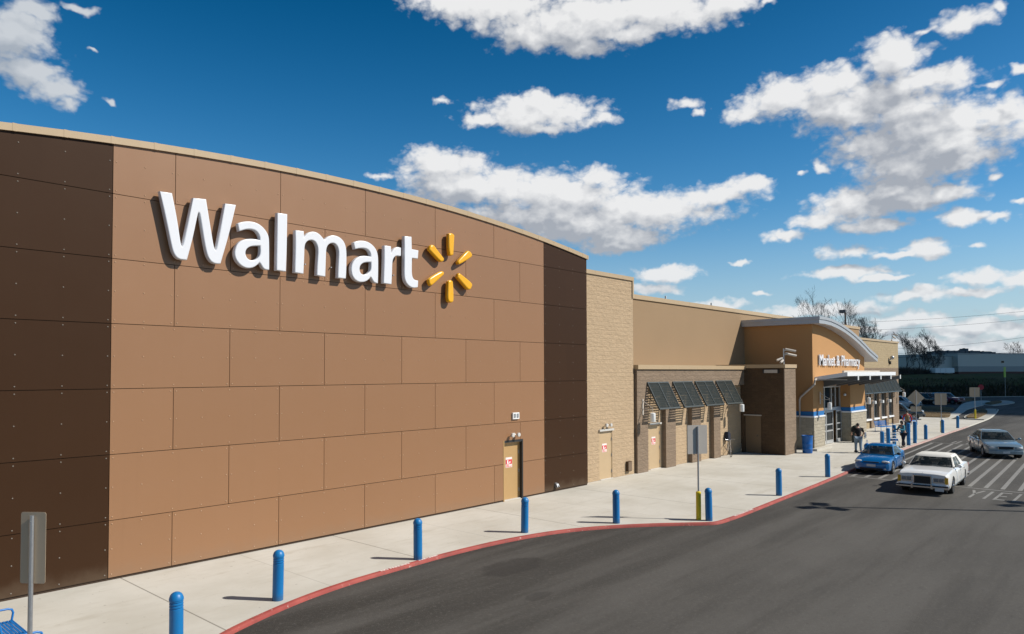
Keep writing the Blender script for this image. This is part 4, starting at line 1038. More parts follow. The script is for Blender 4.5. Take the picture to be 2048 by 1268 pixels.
    for k in range(n):
        p0, p1, q0, q1 = lv[0][k], lv[0][(k+1) % n], lv[1][k], lv[1][(k+1) % n]
        if k in (5, 9):
            us = sorted([0]+[x for c in cuts for x in c]+[1]); rev = (k == 9)
            if rev: p0, p1, q0, q1 = p1, p0, q1, q0
            cells(p0, p1, q1, q0, us, [0, .08, .9, 1], lambda u, v: .08 < v < .9 and any(c0 < u < c1 for c0, c1 in cuts))
        else:
            us = [0, .16, 1] if k in (0, 6) else ([0, .84, 1] if k in (4, 8) else [0, 1])
            lo, hi = (0, .84) if k in (4, 8) else ((.16, 1) if k in (0, 6) else (0, 1))
            cells(p0, p1, q1, q0, us, [0, .06, .93, 1], lambda u, v, lo=lo, hi=hi: .06 < v < .93 and lo < u < hi)
    # dark cabin: deck, dashboard, seats, wheel
    it = MB(); pl = plan(fx0-.03, rx0+.03, w0-.03, z0+.02, .12); it.add(pl, [tuple(range(10))])
    it.build('interior', MT['seat_cloth'], t)
    mid = (fx1+rx1)/2
    for s_ in (-1, 1):
        sx_ = fx1-.42
        q = MB(); q.prism([(sx_, z0-.02), (sx_-.10, z0+.16), (sx_-.20, z0+.17), (sx_-.16, z0-.02)], 'y', s_*.36-.22, s_*.36+.22); q.box(sx_-.22, sx_-.13, s_*.36-.11, s_*.36+.11, z0+.18, z0+.33); q.build('seat', MT['seat_grey'], t, bevel=.03)
    q = MB(); q.prism([(rx0+.75, z0), (rx0+.62, z0+.16), (rx0+.50, z0+.17), (rx0+.52, z0)], 'y', -.58, .58); q.build('rear_seat', MT['seat_grey'], t, bevel=.03)
    q = MB(); rp = [(fx0-.62-.05*math.sin(a), .36+.17*math.cos(a), z0+.04+.16*math.sin(a)) for a in np.linspace(0, 2*math.pi, 19)]; q.tube(rp, .014, 6, False); q.build('steering_wheel', MT['black'], t)
    MB().box(fx1-.16, fx1-.12, -.10, .10, z1-.13, z1-.07).build('rear_view_mirror', MT['black'], t)
    cabm = b.mesh('cabin', [sp.get('mroof', m)])
    bmm = bmesh.new(); bmm.from_mesh(cabm); bmesh.ops.recalc_face_normals(bmm, faces=bmm.faces)
    bmm.to_mesh(cabm); bmm.free(); finish(cabm, 30); link('roof', cabm, t)
    A, B = lv[0], lv[1]
    def quad_pane(a0, a1, b1, b0, mt, mb, ms, name, off=.008, sub=None, mat_='carglass'):
        a0, a1, b0, b1 = map(Vector, (a0, a1, b0, b1))
        def P(s, u): return (a0*(1-s)+a1*s)*(1-u)+(b0*(1-s)+b1*s)*u
        nv = (a1-a0).cross(b0-a0).normalized(); c = (a0+a1+b0+b1)/4
        if nv.dot(c-Vector((( fx0+rx0)/2, 0, z0))) < 0: nv = -nv
        return [P(ms, mb)+nv*off, P(1-ms, mb)+nv*off, P(1-ms, 1-mt)+nv*off, P(ms, 1-mt)+nv*off]
    # windscreen (five facets), rear window, side panes
    def screen(idx, name, mb=.06, mt=.07):
        vs = []; fs = []; nidx = len(idx)
        for j, i in enumerate(idx):
            a = Vector(A[i]); c = Vector(B[i]); fo_ = Vector((1 if name == 'windscreen' else -1, 0, .8)).normalized()*.012
            if j == 0 or j == nidx-1:
                o2 = idx[1] if j == 0 else idx[-2]; k = .16
                a = a*(1-k)+Vector(A[o2])*k; c = c*(1-k)+Vector(B[o2])*k
            vs += [tuple(a*(1-mb)+c*mb+fo_), tuple(a*mt+c*(1-mt)+fo_)]
        for j in range(nidx-1): fs.append((2*j, 2*j+2, 2*j+3, 2*j+1))
        g = MB().add(vs, fs); me_ = g.mesh(name, [MT['carglass']]); 
        return link(name, me_, t)
    ws = screen([0, 1, 2, 3, 4, 5], 'windscreen')
    screen([6, 7, 8, 9], 'rear_window')
    wp = MB()
    for yy in (.30, -.28):
        a = Vector((fx0+.02, yy, z0+.05)); wp.tube([tuple(a), tuple(a+Vector((-.13, -.42, .10)))], .008, 5)
    wp.build('wiper', MT['dark'], ws)
    for s_ in (-1, 1):
        i0, i1 = (0, 9) if s_ > 0 else (5, 6)
        a0, a1, b0, b1 = Vector(A[i0]), Vector(A[i1]), Vector(B[i0]), Vector(B[i1])
        cuts = cb.get('cuts', [(.05, .50), (.54, .92)])
        for u0, u1 in cuts:
            P = lambda s, u: (a0*(1-s)+a1*s)*(1-u)+(b0*(1-s)+b1*s)*u
            q = [P(u0, .08), P(u1, .08), P(u1, .90), P(u0, .90)]; q = [tuple(v+Vector((0, s_*.008, 0))) for v in q]
            MB().add(q, [(0, 1, 2, 3)]).build('side_window', MT['carglass'], t)
        # door skins
        for x0, x1 in sp['doors']:
            vs = []; fs = []; xx = np.linspace(x0, x1, 6)
            for x in xx:
                r = ring(st, x); vs += [(x, s_*(r[k][0]+.004), r[k][1]) for k in (2, 3, 4, 5, 6)]
            for i in range(5):
                for k in range(4): fs.append((i*5+k, i*5+k+1, (i+1)*5+k+1, (i+1)*5+k))
            d = MB().add(vs, fs); me_ = d.mesh('door', [m]); finish(me_, 30); do = link('door', me_, t)
            so_ = do.modifiers.new('thick', 'SOLIDIFY'); so_.thickness = .006; so_.offset = 0
            hx = x1+.18; r = ring(st, hx); MB().box(hx-.09, hx+.09, s_*r[5][0]+(-.0 if s_ > 0 else -.03), s_*r[5][0]+(.03 if s_ > 0 else 0), r[5][1]-.015, r[5][1]+.02).build('handle', MT[sp.get('trim', 'chrome')] if sp.get('trim') != 'body' else m, do)
        # mirror
        mx = fx0-.18; mz = z0+.10
        mm = MB(); mm.sphere((mx, s_*(w0+.19), mz), .1, 10, 6, (.55, 1.0, .72)); mi = mm.build('mirror', MT[sp['mirror']] if sp.get('mirror') else m, t, smooth=60)
        MB().tube([(mx, s_*(w0-.02), mz-.05), (mx, s_*(w0+.14), mz-.02)], .022, 6).build('stalk', MT['dark'], mi)
        # sill moulding
        if sp.get('moulding'):
            zz, mm_ = sp['moulding']; vs = []; xa, xb = sp['ax'][0]-wr*1.2, sp['ax'][1]+wr*1.2
            q = MB()
            for k in range(8):
                x0 = xa+(xb-xa)*k/8; x1 = xa+(xb-xa)*(k+1)/8; r0 = ring(st, x0); r1 = ring(st, x1)
                y0 = s_*np.interp(zz, [p[1] for p in r0[1:6]], [p[0] for p in r0[1:6]]); y1 = s_*np.interp(zz, [p[1] for p in r1[1:6]], [p[0] for p in r1[1:6]])
                q.add([(x0, y0, zz-.03), (x1, y1, zz-.03), (x1, y1+s_*.014, zz), (x0, y0+s_*.014, zz), (x1, y1, zz+.03), (x0, y0, zz+.03)], [(0, 1, 2, 3), (3, 2, 4, 5)])
            q.build('moulding', MT[mm_], t)
    for fn in sp.get('front', []): fn(t, st)
    MB().box(sp['ax'][1]-.2, sp['ax'][0]+.2, -.62, .62, .16, .30).build('underbody', MT['black'], t)
    return t
def front_x(st): return st[0][0]

# white square-cut saloon
def white_front(t, st):
    fx = st[0][0]
    g = MB().box(fx-.02, fx+.05, -.34, .34, .44, .80).build('grille', MT['chrome'], t, bevel=.012)
    q = MB(); q.box(fx+.05, fx+.056, -.30, .30, .46, .755); q.build('grille_mesh', MT['black'], g)
    q = MB(); [q.box(fx+.056, fx+.062, y-.007, y+.007, .46, .755) for y in np.linspace(-.28, .28, 15)]; q.build('grille_bar', MT['dark'], g)
    MB().tube([(fx-.02, 0, .82), (fx-.02, 0, .90)], .01, 6).build('hood_ornament', MT['chrome'], t)
    for s_ in (-1, 1):
        h = MB().box(fx-.03, fx+.02, min(s_*.38, s_*.80), max(s_*.38, s_*.80), .50, .72).build('headlight', MT['chrome'], t, bevel=.006)
        q = MB(); q.box(fx+.02, fx+.024, min(s_*.41, s_*.585), max(s_*.41, s_*.585), .545, .69); q.box(fx+.02, fx+.024, min(s_*.60, s_*.775), max(s_*.60, s_*.775), .545, .69); q.build('lens', plain('grey lens', (.20, .21, .22), .1), h)
        MB().box(fx-.16, fx+.018, min(s_*.805, s_*.925), max(s_*.805, s_*.925), .48, .745).build('corner_lamp', MT['amber'], t, bevel=.008)
    bp = MB(); bp.prism([(.02, .26), (.16, .26), (.19, .31), (.19, .41), (.16, .44), (.02, .44)], 'z', 0, 1) if False else None
    bp = MB(); pr = [(fx-.1, .27), (fx+.16, .27), (fx+.19, .31), (fx+.19, .38), (fx+.16, .42), (fx-.1, .42)]
    bp.prism(pr, 'y', -.96, .96); bo = bp.build('bumper', MT['chrome'], t, bevel=.015)
    MB().box(fx+.185, fx+.20, -.94, .94, .365, .41).build('rub_strip', MT['black'], bo)
    for s_ in (-1, 1): MB().box(fx+.18, fx+.225, s_*.36-.035, s_*.36+.035, .26, .46).build('overrider', MT['chrome'], bo, bevel=.01)
    MB().box(fx+.19, fx+.205, .48, .80, .20, .34).build('number_plate', MT['plate'], t)
    MB().box(-2.86, -2.74, -.95, .95, .30, .46).build('bumper', MT['chrome'], t, bevel=.02)
    for s_ in (-1, 1): MB().box(-2.80, -2.70, s_*.78-.14, s_*.78+.14, .48, .86).build('tail_lamp', MT['redcloth'], t, bevel=.01)
WST = [(2.62,.90,.42,.80,.86),(2.55,.945,.32,.83,.90),(2.2,.965,.24,.88,.95),(1.2,.975,.22,.92,.99),(.6,.98,.22,.94,.985),(-.6,.98,.22,.95,.97),(-1.5,.98,.24,.95,.985),(-2.3,.96,.28,.93,.965),(-2.66,.94,.34,.91,.945),(-2.74,.90,.45,.86,.90)]
white = dict(name='parked_car', st=WST, m=paint('white car paint', (.80, .80, .78)), wr=.335, ax=(1.62, -1.36), spk=10, rim='chrome',
    cab=dict(belt=(.92, -1.72, .88, .95), roof=(.30, -1.12, .70, 1.41), crown=.05, cuts=[(.10, .47), (.51, .74)]), mroof=plain('cream vinyl roof', (.72, .70, .64), .6, var=.04),
    doors=[(.78, -.32), (-.34, -1.25)], front=[white_front], moulding=(.33, 'chrome'))
car((*gz(30.25, -11.42), ZA), R(180+2.2), 'white square-cut four door saloon with a chrome grille driving past the yield line', 'car', white)
# blue rounded coupe
def blue_front(t, st):
    fx = st[0][0]
    for s_ in (-1, 1):
        h = MB().sphere((fx-.17, s_*.60, .63), .17, 14, 8, (.62, 1.15, .42)).build('headlight', MT['lens'], t, smooth=60)
        MB().sphere((fx-.26, s_*.75, .62), .07, 8, 6, (.8, .7, .6)).build('turn_lamp', MT['amber'] if s_ > 0 else MT['orange_lens'], h, smooth=60)
    MB().box(fx-.01, fx+.016, -.20, .20, .40, .52).build('number_plate', MT['plate'], t)
    MB().box(fx-.04, fx+.012, -.52, .52, .24, .34).build('air_intake', MT['black'], t, bevel=.02)
    MB().box(fx-.10, fx+.004, -.35, .35, .60, .635).build('grille', MT['black'], t, bevel=.01)
    for s_ in (-1, 1): MB().sphere((fx-.05, s_*.60, .31), .06, 8, 6, (.5, 1, .8)).build('fog_lamp', MT['lens'], t, smooth=60)
BST = [(2.16,.48,.32,.46,.50),(2.12,.66,.24,.55,.60),(2.0,.77,.20,.64,.69),(1.75,.83,.19,.71,.77),(1.3,.85,.19,.77,.84),(.75,.86,.19,.82,.885),(-.3,.865,.19,.87,.90),(-1.2,.865,.20,.90,.93),(-1.75,.84,.24,.92,.97),(-2.02,.78,.30,.88,.95),(-2.14,.62,.40,.78,.84)]
bluec = dict(name='parked_car', st=BST, m=paint('metallic blue car paint', (.003, .125, .36), .15, .28), wr=.31, ax=(1.33, -1.22), spk=5, rim='steel', trim='body',
    cab=dict(belt=(.92, -1.72, .80, .86), roof=(.08, -.88, .585, 1.30), crown=.05, cuts=[(.08, .46), (.50, .84)]), doors=[(.70, -.52)], front=[blue_front], mirror='dark')
car((*gz(34.62, -8.02), ZA), R(180+4), 'small bright blue two door coupe pulled up at the red kerb', 'car', bluec)
# silver-blue saloon
def silver_front(t, st):
    fx = st[0][0]
    for s_ in (-1, 1):
        MB().sphere((fx-.11, s_*.63, .635), .17, 14, 8, (.80, 1.35, .50)).build('headlight', MT['lens'], t, smooth=60)
        MB().sphere((fx-.30, s_*.86, .635), .09, 8, 6, (1.1, .5, .7)).build('turn_lamp', MT['orange_lens'], t, smooth=60)
    g = MB().box(fx-.06, fx+.012, -.40, .40, .54, .73).build('grille', MT['chrome'], t, bevel=.025)
    q = MB(); q.box(fx+.012, fx+.018, -.365, .365, .56, .71); q.build('grille_mesh', MT['black'], g)
    q = MB(); [q.box(fx+.018, fx+.024, y-.006, y+.006, .56, .71) for y in np.linspace(-.34, .34, 14)]; q.build('grille_bar', MT['dark'], g)
    MB().prism([(fx-.35, -.93), (fx-.02, -.86), (fx+.08, -.5), (fx+.10, 0), (fx+.08, .5), (fx-.02, .86), (fx-.35, .93)], 'z', .28, .50).build('bumper', MT['silver_paint'], t, bevel=.04)
    MB().box(fx+.085, fx+.108, -.17, .17, .33, .44).build('number_plate', MT['plate'], t)
MT['silver_paint'] = paint('silver blue car paint', (.20, .275, .32), .3, .28)
SST = [(2.56,.70,.40,.66,.73),(2.48,.86,.32,.70,.77),(2.2,.945,.25,.78,.85),(1.6,.97,.22,.85,.93),(1.0,.98,.22,.89,.97),(0,.985,.21,.93,.96),(-1.2,.985,.22,.95,.98),(-1.9,.97,.26,.95,1.0),(-2.5,.92,.32,.91,.97),(-2.72,.82,.45,.82,.88)]
silver = dict(name='parked_car', st=SST, m=MT['silver_paint'], wr=.34, ax=(1.56, -1.36), spk=9, rim='steel',
    cab=dict(belt=(1.02, -1.90, .90, .95), roof=(.22, -1.10, .69, 1.45), crown=.055, cuts=[(.10, .45), (.49, .78)]), doors=[(.72, -.36), (-.38, -1.28)], front=[silver_front], moulding=(.45, 'silver_paint'))
car((*gz(46.75, -11.30), ZA), R(180+21), 'silver blue four door saloon turning at the crosswalk', 'car', silver)
# distant cars
def suv_front(t, st):
    fx = st[0][0]
    for s_ in (-1, 1): MB().box(fx-.10, fx+.02, s_*.66-.15, s_*.66+.15, .72, .90).build('headlight', MT['lens'], t, bevel=.02)
    MB().box(fx-.02, fx+.03, -.46, .46, .70, .92).build('grille', MT['black'], t, bevel=.01); MB().box(fx-.05, fx+.12, -.92, .92, .42, .62).build('bumper', MT['dark'], t, bevel=.03)
UST = [(2.3,.86,.45,.92,1.0),(2.2,.93,.38,.97,1.06),(1.2,.96,.32,1.02,1.10),(.8,.97,.32,1.04,1.10),(-1,.97,.32,1.06,1.08),(-2.1,.96,.36,1.06,1.08),(-2.3,.92,.45,1.02,1.05)]
def suv(col, name='parked_car', **k):
    d = dict(name=name, st=UST, m=paint('paint %s' % str(col), col), wr=.37, ax=(1.45, -1.4), spk=6, cab=dict(belt=(.95, -2.22, .88, 1.07), roof=(.30, -2.0, .74, 1.72), crown=.04, cuts=[(.08, .34), (.37, .62), (.65, .94)]), doors=[(.8, -.15), (-.17, -1.0)], front=[suv_front]); d.update(k); return d
car((*gz(78.8, 1.9), ZA), R(-80), 'dark blue grey van parked beyond the far corner of the store', 'car', suv((.035, .05, .065)))
car((*gz(103.5, 7.6), ZA), R(-85), 'white pickup half hidden behind the corner of the store', 'car', suv((.62, .64, .66)))
car((*gz(124.5, 10.0), ZA), R(-150), 'dark grey saloon parked beyond the diamond sign', 'car', dict(silver, m=paint('dark grey paint', (.07, .08, .095)), front=[]))
car((*gz(121.5, 8.0), ZA), R(-115), 'black car behind the pale square sign on the far lot', 'car', suv((.012, .012, .014)))
car((*gz(124.5, 6.2), ZA), R(-112), 'small red off-road car with a pale soft top in the far lot', 'car', suv((.30, .03, .05), mroof=plain('pale soft top', (.42, .42, .43), .8), mirror='dark'))

# ------------------------------------------------------------------ people
def skin_mesh(name, V, E, rad, m, parent, root=0, lvl=1, disconnect=False):
    me = bpy.data.meshes.new(name); me.from_pydata(V, E, []); me.update()
    o = bpy.data.objects.new(name, me); C.objects.link(o)
    md = o.modifiers.new('skin', 'SKIN'); md.use_smooth_shade = True
    for i, d in enumerate(me.skin_vertices[0].data):
        r = rad[i]; d.radius = (r, r) if isinstance(r, (int, float)) else r; d.use_root = (i == root)
    sb = o.modifiers.new('sub', 'SUBSURF'); sb.levels = lvl; sb.render_levels = lvl
    me2 = eval_mesh(o); bpy.data.objects.remove(o)
    me2.materials.clear(); me2.materials.append(m); finish(me2, 180); me2.name = name
    return link(name, me2, parent)
def person(loc, rz, lab, sc=1.0, lean=.05, lleg=.22, rleg=-.22, larm=(.25, .15), rarm=(-.25, .15), top='tee', legs='jean', sleeves='tee', short=False, girth=1.0, hairlong=False, coat=False):
    """x forward, y left; arms: (swing forward of the wrist, elbow bend)"""
    t = thing('person', loc, lab, 'person', rz)
    Z = lambda z: z*sc
    hip = .95; L = {}
    pel = (0, 0, Z(hip)); chest = (lean*.6, 0, Z(1.30)); sh = (lean, 0, Z(1.44)); nk = (lean*1.05, 0, Z(1.52)); hd0 = (lean*1.2+.015, 0, Z(1.60)); hd1 = (lean*1.2+.02, 0, Z(1.70)); 
    V = [pel, (lean*.25, 0, Z(1.12)), chest, sh, nk, hd0, hd1]; E = [(0,1),(1,2),(2,3),(3,4),(4,5),(5,6)]
    rad = [(.15*girth, .11*girth), (.145*girth, .105*girth), (.165*girth, .115*girth), (.13, .09), .055, (.075, .085), (.07, .085)]
    arms = {}; legsd = {}
    for s_, a, nm in ((1, larm, 'l'), (-1, rarm, 'r')):
        sw, bd = a
        s0 = (sh[0], s_*.19*girth, Z(1.42)); el = (sh[0]+sw*.45-bd*.12, s_*(.25*girth+.02), Z(1.16)); wr_ = (sh[0]+sw, s_*(.24*girth), Z(.93)+bd*.55); hn = (wr_[0]+.05+.03*bd, wr_[1], wr_[2]-.06+bd*.05)
        i = len(V); V += [s0, el, wr_, hn]; E += [(3, i), (i, i+1), (i+1, i+2), (i+2, i+3)]; rad += [.065, .048, .032, (.02, .042)]
        arms[nm] = (s0, el, wr_)
        for k, (fy, fl) in enumerate(((-.030, .06), (-.010, .075), (.010, .08), (.030, .068))):
            j = len(V); V += [(hn[0]+.03, hn[1]+fy, hn[2]-.03), (hn[0]+.035+fl*.25, hn[1]+fy*1.1, hn[2]-.03-fl*.8)]; E += [(i+3, j), (j, j+1)]; rad += [.010, .008]
        j = len(V); V += [(hn[0]+.01, hn[1]-s_*.045, hn[2]-.005), (hn[0]+.03, hn[1]-s_*.06, hn[2]-.04)]; E += [(i+3, j), (j, j+1)]; rad += [.011, .009]
    for s_, sw, nm in ((1, lleg, 'l'), (-1, rleg, 'r')):
        h0 = (0, s_*.10*girth, Z(.90)); kn = (sw*.55+.03, s_*.11, Z(.50)); an = (sw-.02*abs(sw), s_*.11, Z(.09)+max(0, -sw)*.12); to = (sw+.14, s_*.125, .045+max(0, -sw)*.02)
        i = len(V); V += [h0, kn, an, to]; E += [(0, i), (i, i+1), (i+1, i+2), (i+2, i+3)]; rad += [.098*girth, .065, .045, (.04, .03)]
        legsd[nm] = (h0, kn, an, to)
    body = skin_mesh('body', V, E, rad, MT['skin'], t)
    # face: nose, eyes, mouth, ears
    fx_ = hd0[0]; zc = (hd0[2]+hd1[2])/2
    f = MB(); f.add([(fx_+.085, -.012, zc-.02), (fx_+.085, .012, zc-.02), (fx_+.112, 0, zc-.025), (fx_+.088, 0, zc+.02)], [(0, 1, 2), (0, 2, 3), (1, 3, 2)])
    for s_ in (-1, 1): f.sphere((fx_+.01, s_*.078, zc-.005), .024, 6, 4, (.6, .35, 1))
    f.build('face', MT['skin'], t, smooth=60)
    f = MB(); 
    for s_ in (-1, 1): f.sphere((fx_+.079, s_*.030, zc+.018), .010, 6, 4, (.5, 1, .7))
    f.box(fx_+.076, fx_+.086, -.022, .022, zc-.062, zc-.054); f.build('eyes_and_mouth', MT['hair'], t)
    hr = MB(); hr.sphere((fx_-.012, 0, zc+.035), .10, 14, 10, (1.02, .93, 1.0))
    if hairlong: hr.sphere((fx_-.055, 0, zc-.05), .085, 12, 8, (.75, 1.05, 1.6))
    hr.build('hair', MT['hair'], t, smooth=60)
    # clothes a little outside the body
    g = 1.14; i_ = 0
    V2 = [(0, 0, Z(.93 if not coat else .84)), (lean*.25, 0, Z(1.12)), chest, sh, (nk[0], 0, Z(1.49))]; E2 = [(0,1),(1,2),(2,3),(3,4)]; r2 = [(.165*girth*(1.12 if coat else 1), .125*girth*(1.15 if coat else 1)), (.16*girth, .12*girth), (.185*girth, .13*girth), (.15, .105), .068]
    def sleeve(V_, E_, r_, base):
        for nm in 'lr':
            s0, el, wr_ = arms[nm]; i = len(V_); V_ += [s0, tuple(Vector(s0).lerp(Vector(el), .75)) if short else el]; E_ += [(base, i), (i, i+1)]; r_ += [.085, .075 if short else .064]
            if not short: V_.append(wr_); E_.append((i+1, i+2)); r_.append(.046)
    if top == sleeves: sleeve(V2, E2, r2, 3); skin_mesh('shirt', V2, E2, r2, MT[top], t, 1)
    else:
        skin_mesh('vest', V2, E2, [(a*1.05, b*1.05) if isinstance(a, float) else r for r, (a, b) in zip(r2, [x if isinstance(x, tuple) else (x, x) for x in r2])], MT[top], t, 1)
        V3 = [chest, sh]; E3 = [(0, 1)]; r3 = [(.15, .10), (.145, .10)]; sleeve(V3, E3, r3, 1); skin_mesh('shirt', V3, E3, r3, MT[sleeves], t, 0)
    V4 = [(0, 0, Z(.97))]; E4 = []; r4 = [(.165*girth, .12*girth)]
    for nm in 'lr':
        h0, kn, an, to = legsd[nm]; i = len(V4); V4 += [h0, kn, (an[0], an[1], an[2]+.02)]; E4 += [(0, i), (i, i+1), (i+1, i+2)]; r4 += [.115*girth, .088, .075]
    skin_mesh('trousers', V4, E4, r4, MT[legs], t, 0)
    for nm in 'lr':
        h0, kn, an, to = legsd[nm]; b = MB(); b.sphere(((an[0]+to[0])/2-.01, (an[1]+to[1])/2, max(.05, an[2]-.04)), .06, 10, 6, (2.3, .85, .85)); b.build('shoe', MT['shoe'], t, smooth=60)
    return t
person((40.8, -5.13, 0), R(25), 'heavy man in a black tee shirt and washed jeans walking away from the viewer', 1.03, .08, .26, -.24, (.30, .35), (.22, .30), 'tee', 'jean', 'tee', True, 1.28)
person((46.1, -6.38, 0), R(140), 'person in a teal jacket and dark trousers pushing a shopping cart', 1.0, .10, .16, -.14, (.42, .5), (.40, .5), 'teal', 'navy', 'teal', False, 1.1, True, True)
person((57.63, -3.9, 0), R(22), 'person in a tan vest with red sleeves walking off past the bollards', 1.06, .06, .2, -.22, (.12, .1), (-.05, .05), 'vest', 'navy', 'redcloth', False, 1.15)
# carried bag and cart
o = MB().sphere((0, 0, 0), .19, 12, 8, (.9, 1.0, 1.15)).build('shopping_bag', MT['blue_bench'], smooth=60); o.location = (41.25, -5.50, .38)
q = MB(); q.tube([(0, -.05, .2), (0, -.02, .42), (0, .02, .42), (0, .05, .2)], .012, 6); q.build('handle', MT['blue_bench'], o)
tag(o, 'blue shopping bag held low beside the man in black', 'bag')
o = MB().box(-.12, .12, -.05, .05, -.17, .17).build('parcel', MT['white'], bevel=.015); o.location = (41.05, -5.47, 1.10); o.rotation_euler = (0, .2, R(20))
MB().box(-.121, .121, -.052, -.0505, -.08, .02).build('red_panel', MT['red'], o)
tag(o, 'white and red parcel under the arm of the man in black', 'parcel')
t = thing('shopping_cart', (45.42, -5.82, 0), 'wire shopping cart with a blue handle in front of the person in teal', 'cart', R(140))
b = MB()
for z, x0, x1, w in ((.45, -.38, .40, .20), (.62, -.40, .46, .235), (.80, -.41, .50, .26), (.98, -.42, .54, .28)):
    b.tube([(x0, -w, z), (x1, -w*.8, z), (x1, w*.8, z), (x0, w, z), (x0, -w, z)], .010, 5)
for k in range(9):
    u = k/8; xb, xt = -.38+.78*u, -.42+.96*u
    for s_ in (-1, 1): b.tube([(xb, s_*.2*(1-.2*u), .45), (xt, s_*.28*(1-.2*u), .98)], .006, 4)
for k in range(7): y = -.18+.06*k; b.tube([(-.38, y, .45), (.40, y*.8, .45)], .006, 4); b.tube([(.40, y*.8, .45), (.54, y*1.05, .98)], .006, 4)
b.build('basket', MT['steel'], t)
b = MB()
for s_ in (-1, 1): b.tube([(-.42, s_*.26, .98), (-.52, s_*.26, 1.04)], .012, 6); b.tube([(-.36, s_*.22, .5), (-.40, s_*.24, .14), (.42, s_*.18, .14)], .014, 6)
b.build('chassis', MT['steel'], t)
MB().tube([(-.53, -.30, 1.04), (-.53, .30, 1.04)], .022, 8).build('handle', MT['blue_bench'], t)
for x, y in ((-.38, -.24), (-.38, .24), (.40, -.18), (.40, .18)): MB().lathe([(.062, -.015), (.062, .015)], (x, y, .062), 14, 'y').build('wheel', MT['black'], t)
MB().box(-.36, .0, -.16, .16, .46, .62).build('child_tray', MT['blue_bench'], t)

# ------------------------------------------------------------------ light poles outside the picture on the right (their shadows cross the lot)
def light_pole(loc, lab, h=10.0):
    t = thing('light_pole', loc, lab, 'lamp post', group='lot light poles')
    MB().lathe([(.32, 0), (.32, .75), (.30, .77)], seg=20).build('footing', MT['concrete'], t, smooth=40)
    MB().lathe([(.10, .77), (.06, h)], seg=10).build('post', MT['steel'], t, smooth=40)
    for a in (25, 145, 265):
        dx, dy = math.cos(R(a)), math.sin(R(a)); l = MB()
        l.add([(dx*.22-dy*s2*.24+dx*u*.68, dy*.22+dx*s2*.24+dy*u*.68, h-.02+z) for z in (-.10, .10) for s2, u in ((-1, 0), (1, 0), (1, 1), (-1, 1))], [(3,2,1,0),(4,5,6,7),(0,1,5,4),(1,2,6,5),(2,3,7,6),(3,0,4,7)])
        l.tube([(0, 0, h-.1), (dx*.4, dy*.4, h-.02)], .03, 6); l.build('lamp_head', MT['dark'], t, bevel=.02)
    return t
light_pole((*gz(28.45, -19.05), ZA), 'tall steel lot light pole casting its shadow across the asphalt')
light_pole((*gz(33.9, -24.7), ZA), 'second lot light pole farther right, shadow tip beside the yield word')
t = thing('light_pole', (88.2, 10.1, 0), 'tall light pole with a box floodlight rising behind the curved entrance roof', 'lamp post')
MB().lathe([(.12, 0), (.10, 12.4)], seg=10).build('post', MT['bark'], t)
h = MB(); h.box(-.25, .25, -.1, .65, 12.35, 12.75); h.build('lamp_head', MT['canopy_grey'], t, bevel=.03)

# ------------------------------------------------------------------ beyond the bank
t = thing('warehouse', (195, 12, 4.4), 'long pale grey warehouse with a dark lower band on top of the grass bank', 'warehouse')
def wbox(a, c, dep, z0, z1):
    """footprint between two ground points a, c along the bank, extruded back by dep"""
    a, c = np.array(a), np.array(c); return [tuple(a), tuple(c), tuple(c+nn*dep), tuple(a+nn*dep)]
WA, WB = fo+dd*17.6+nn*24, fo+dd*95+nn*24
b = MB(); b.prism(wbox(WA, WB, 40, 0, 0), 'z', 6.2, 9.2); b.build('upper_wall', MT['far_white'], t, world=True)
b = MB(); b.prism(wbox(WA-nn*.06, WB-nn*.06, 40, 0, 0), 'z', 4.9, 6.197); b.build('lower_wall', MT['far_grey'], t, world=True)
b = MB(); b.prism(wbox(WA-nn*.12, WB-nn*.12, 2, 0, 0), 'z', 4.3, 4.897); b.build('brick_base', MT['far_red'], t, world=True)
b = MB(); b.prism(wbox(WA-nn*.1+dd*-.1, WB-nn*.1, 40, 0, 0), 'z', 9.203, 9.36); b.build('coping', MT['far_grey'], t, world=True)
A2, B2 = WA-dd*4.2+nn*1.5, WA-dd*.05+nn*1.5
b = MB(); b.prism(wbox(A2, B2, 25, 0, 0), 'z', 4.5, 8.55); b.build('side_wing', MT['far_white'], t, world=True)
b = MB(); b.prism(wbox(A2-nn*.1-dd*.1, B2-nn*.1, 25, 0, 0), 'z', 8.553, 8.75); b.build('coping', MT['far_grey'], t, world=True)
wq = WA+dd*12.6-nn*.05
b = MB(); b.prism(wbox(wq, wq+dd*.8, .1, 0, 0), 'z', 7.0, 7.5); b.build('window', MT['glass'], t, world=True)
rl = random.Random(4)
k = .3
for wd, hh in ((2.2, .45), (.9, .7), (1.0, .45), (2.0, .65), (1.4, .6), (1.6, .7), (.8, 1.2), (3.2, .65), (2.8, .5), (1.2, .35)):
    p = WA+dd*(k+.2)+nn*8; k += wd+rl.uniform(.05, .5)
    u = thing('roof_unit', (p[0], p[1], 9.2), 'dark rooftop air unit in the row on the warehouse roof', 'air unit', math.atan2(dd[1], dd[0]), 'rooftop air units on the warehouse')
    MB().box(0, wd, 0, 2, 0, hh+.35).build('casing', MT['unit'], u); MB().lathe([(.3, 0), (.3, .12)], (wd/2, 1, hh+.35), 10).build('fan', MT['dark'], u)
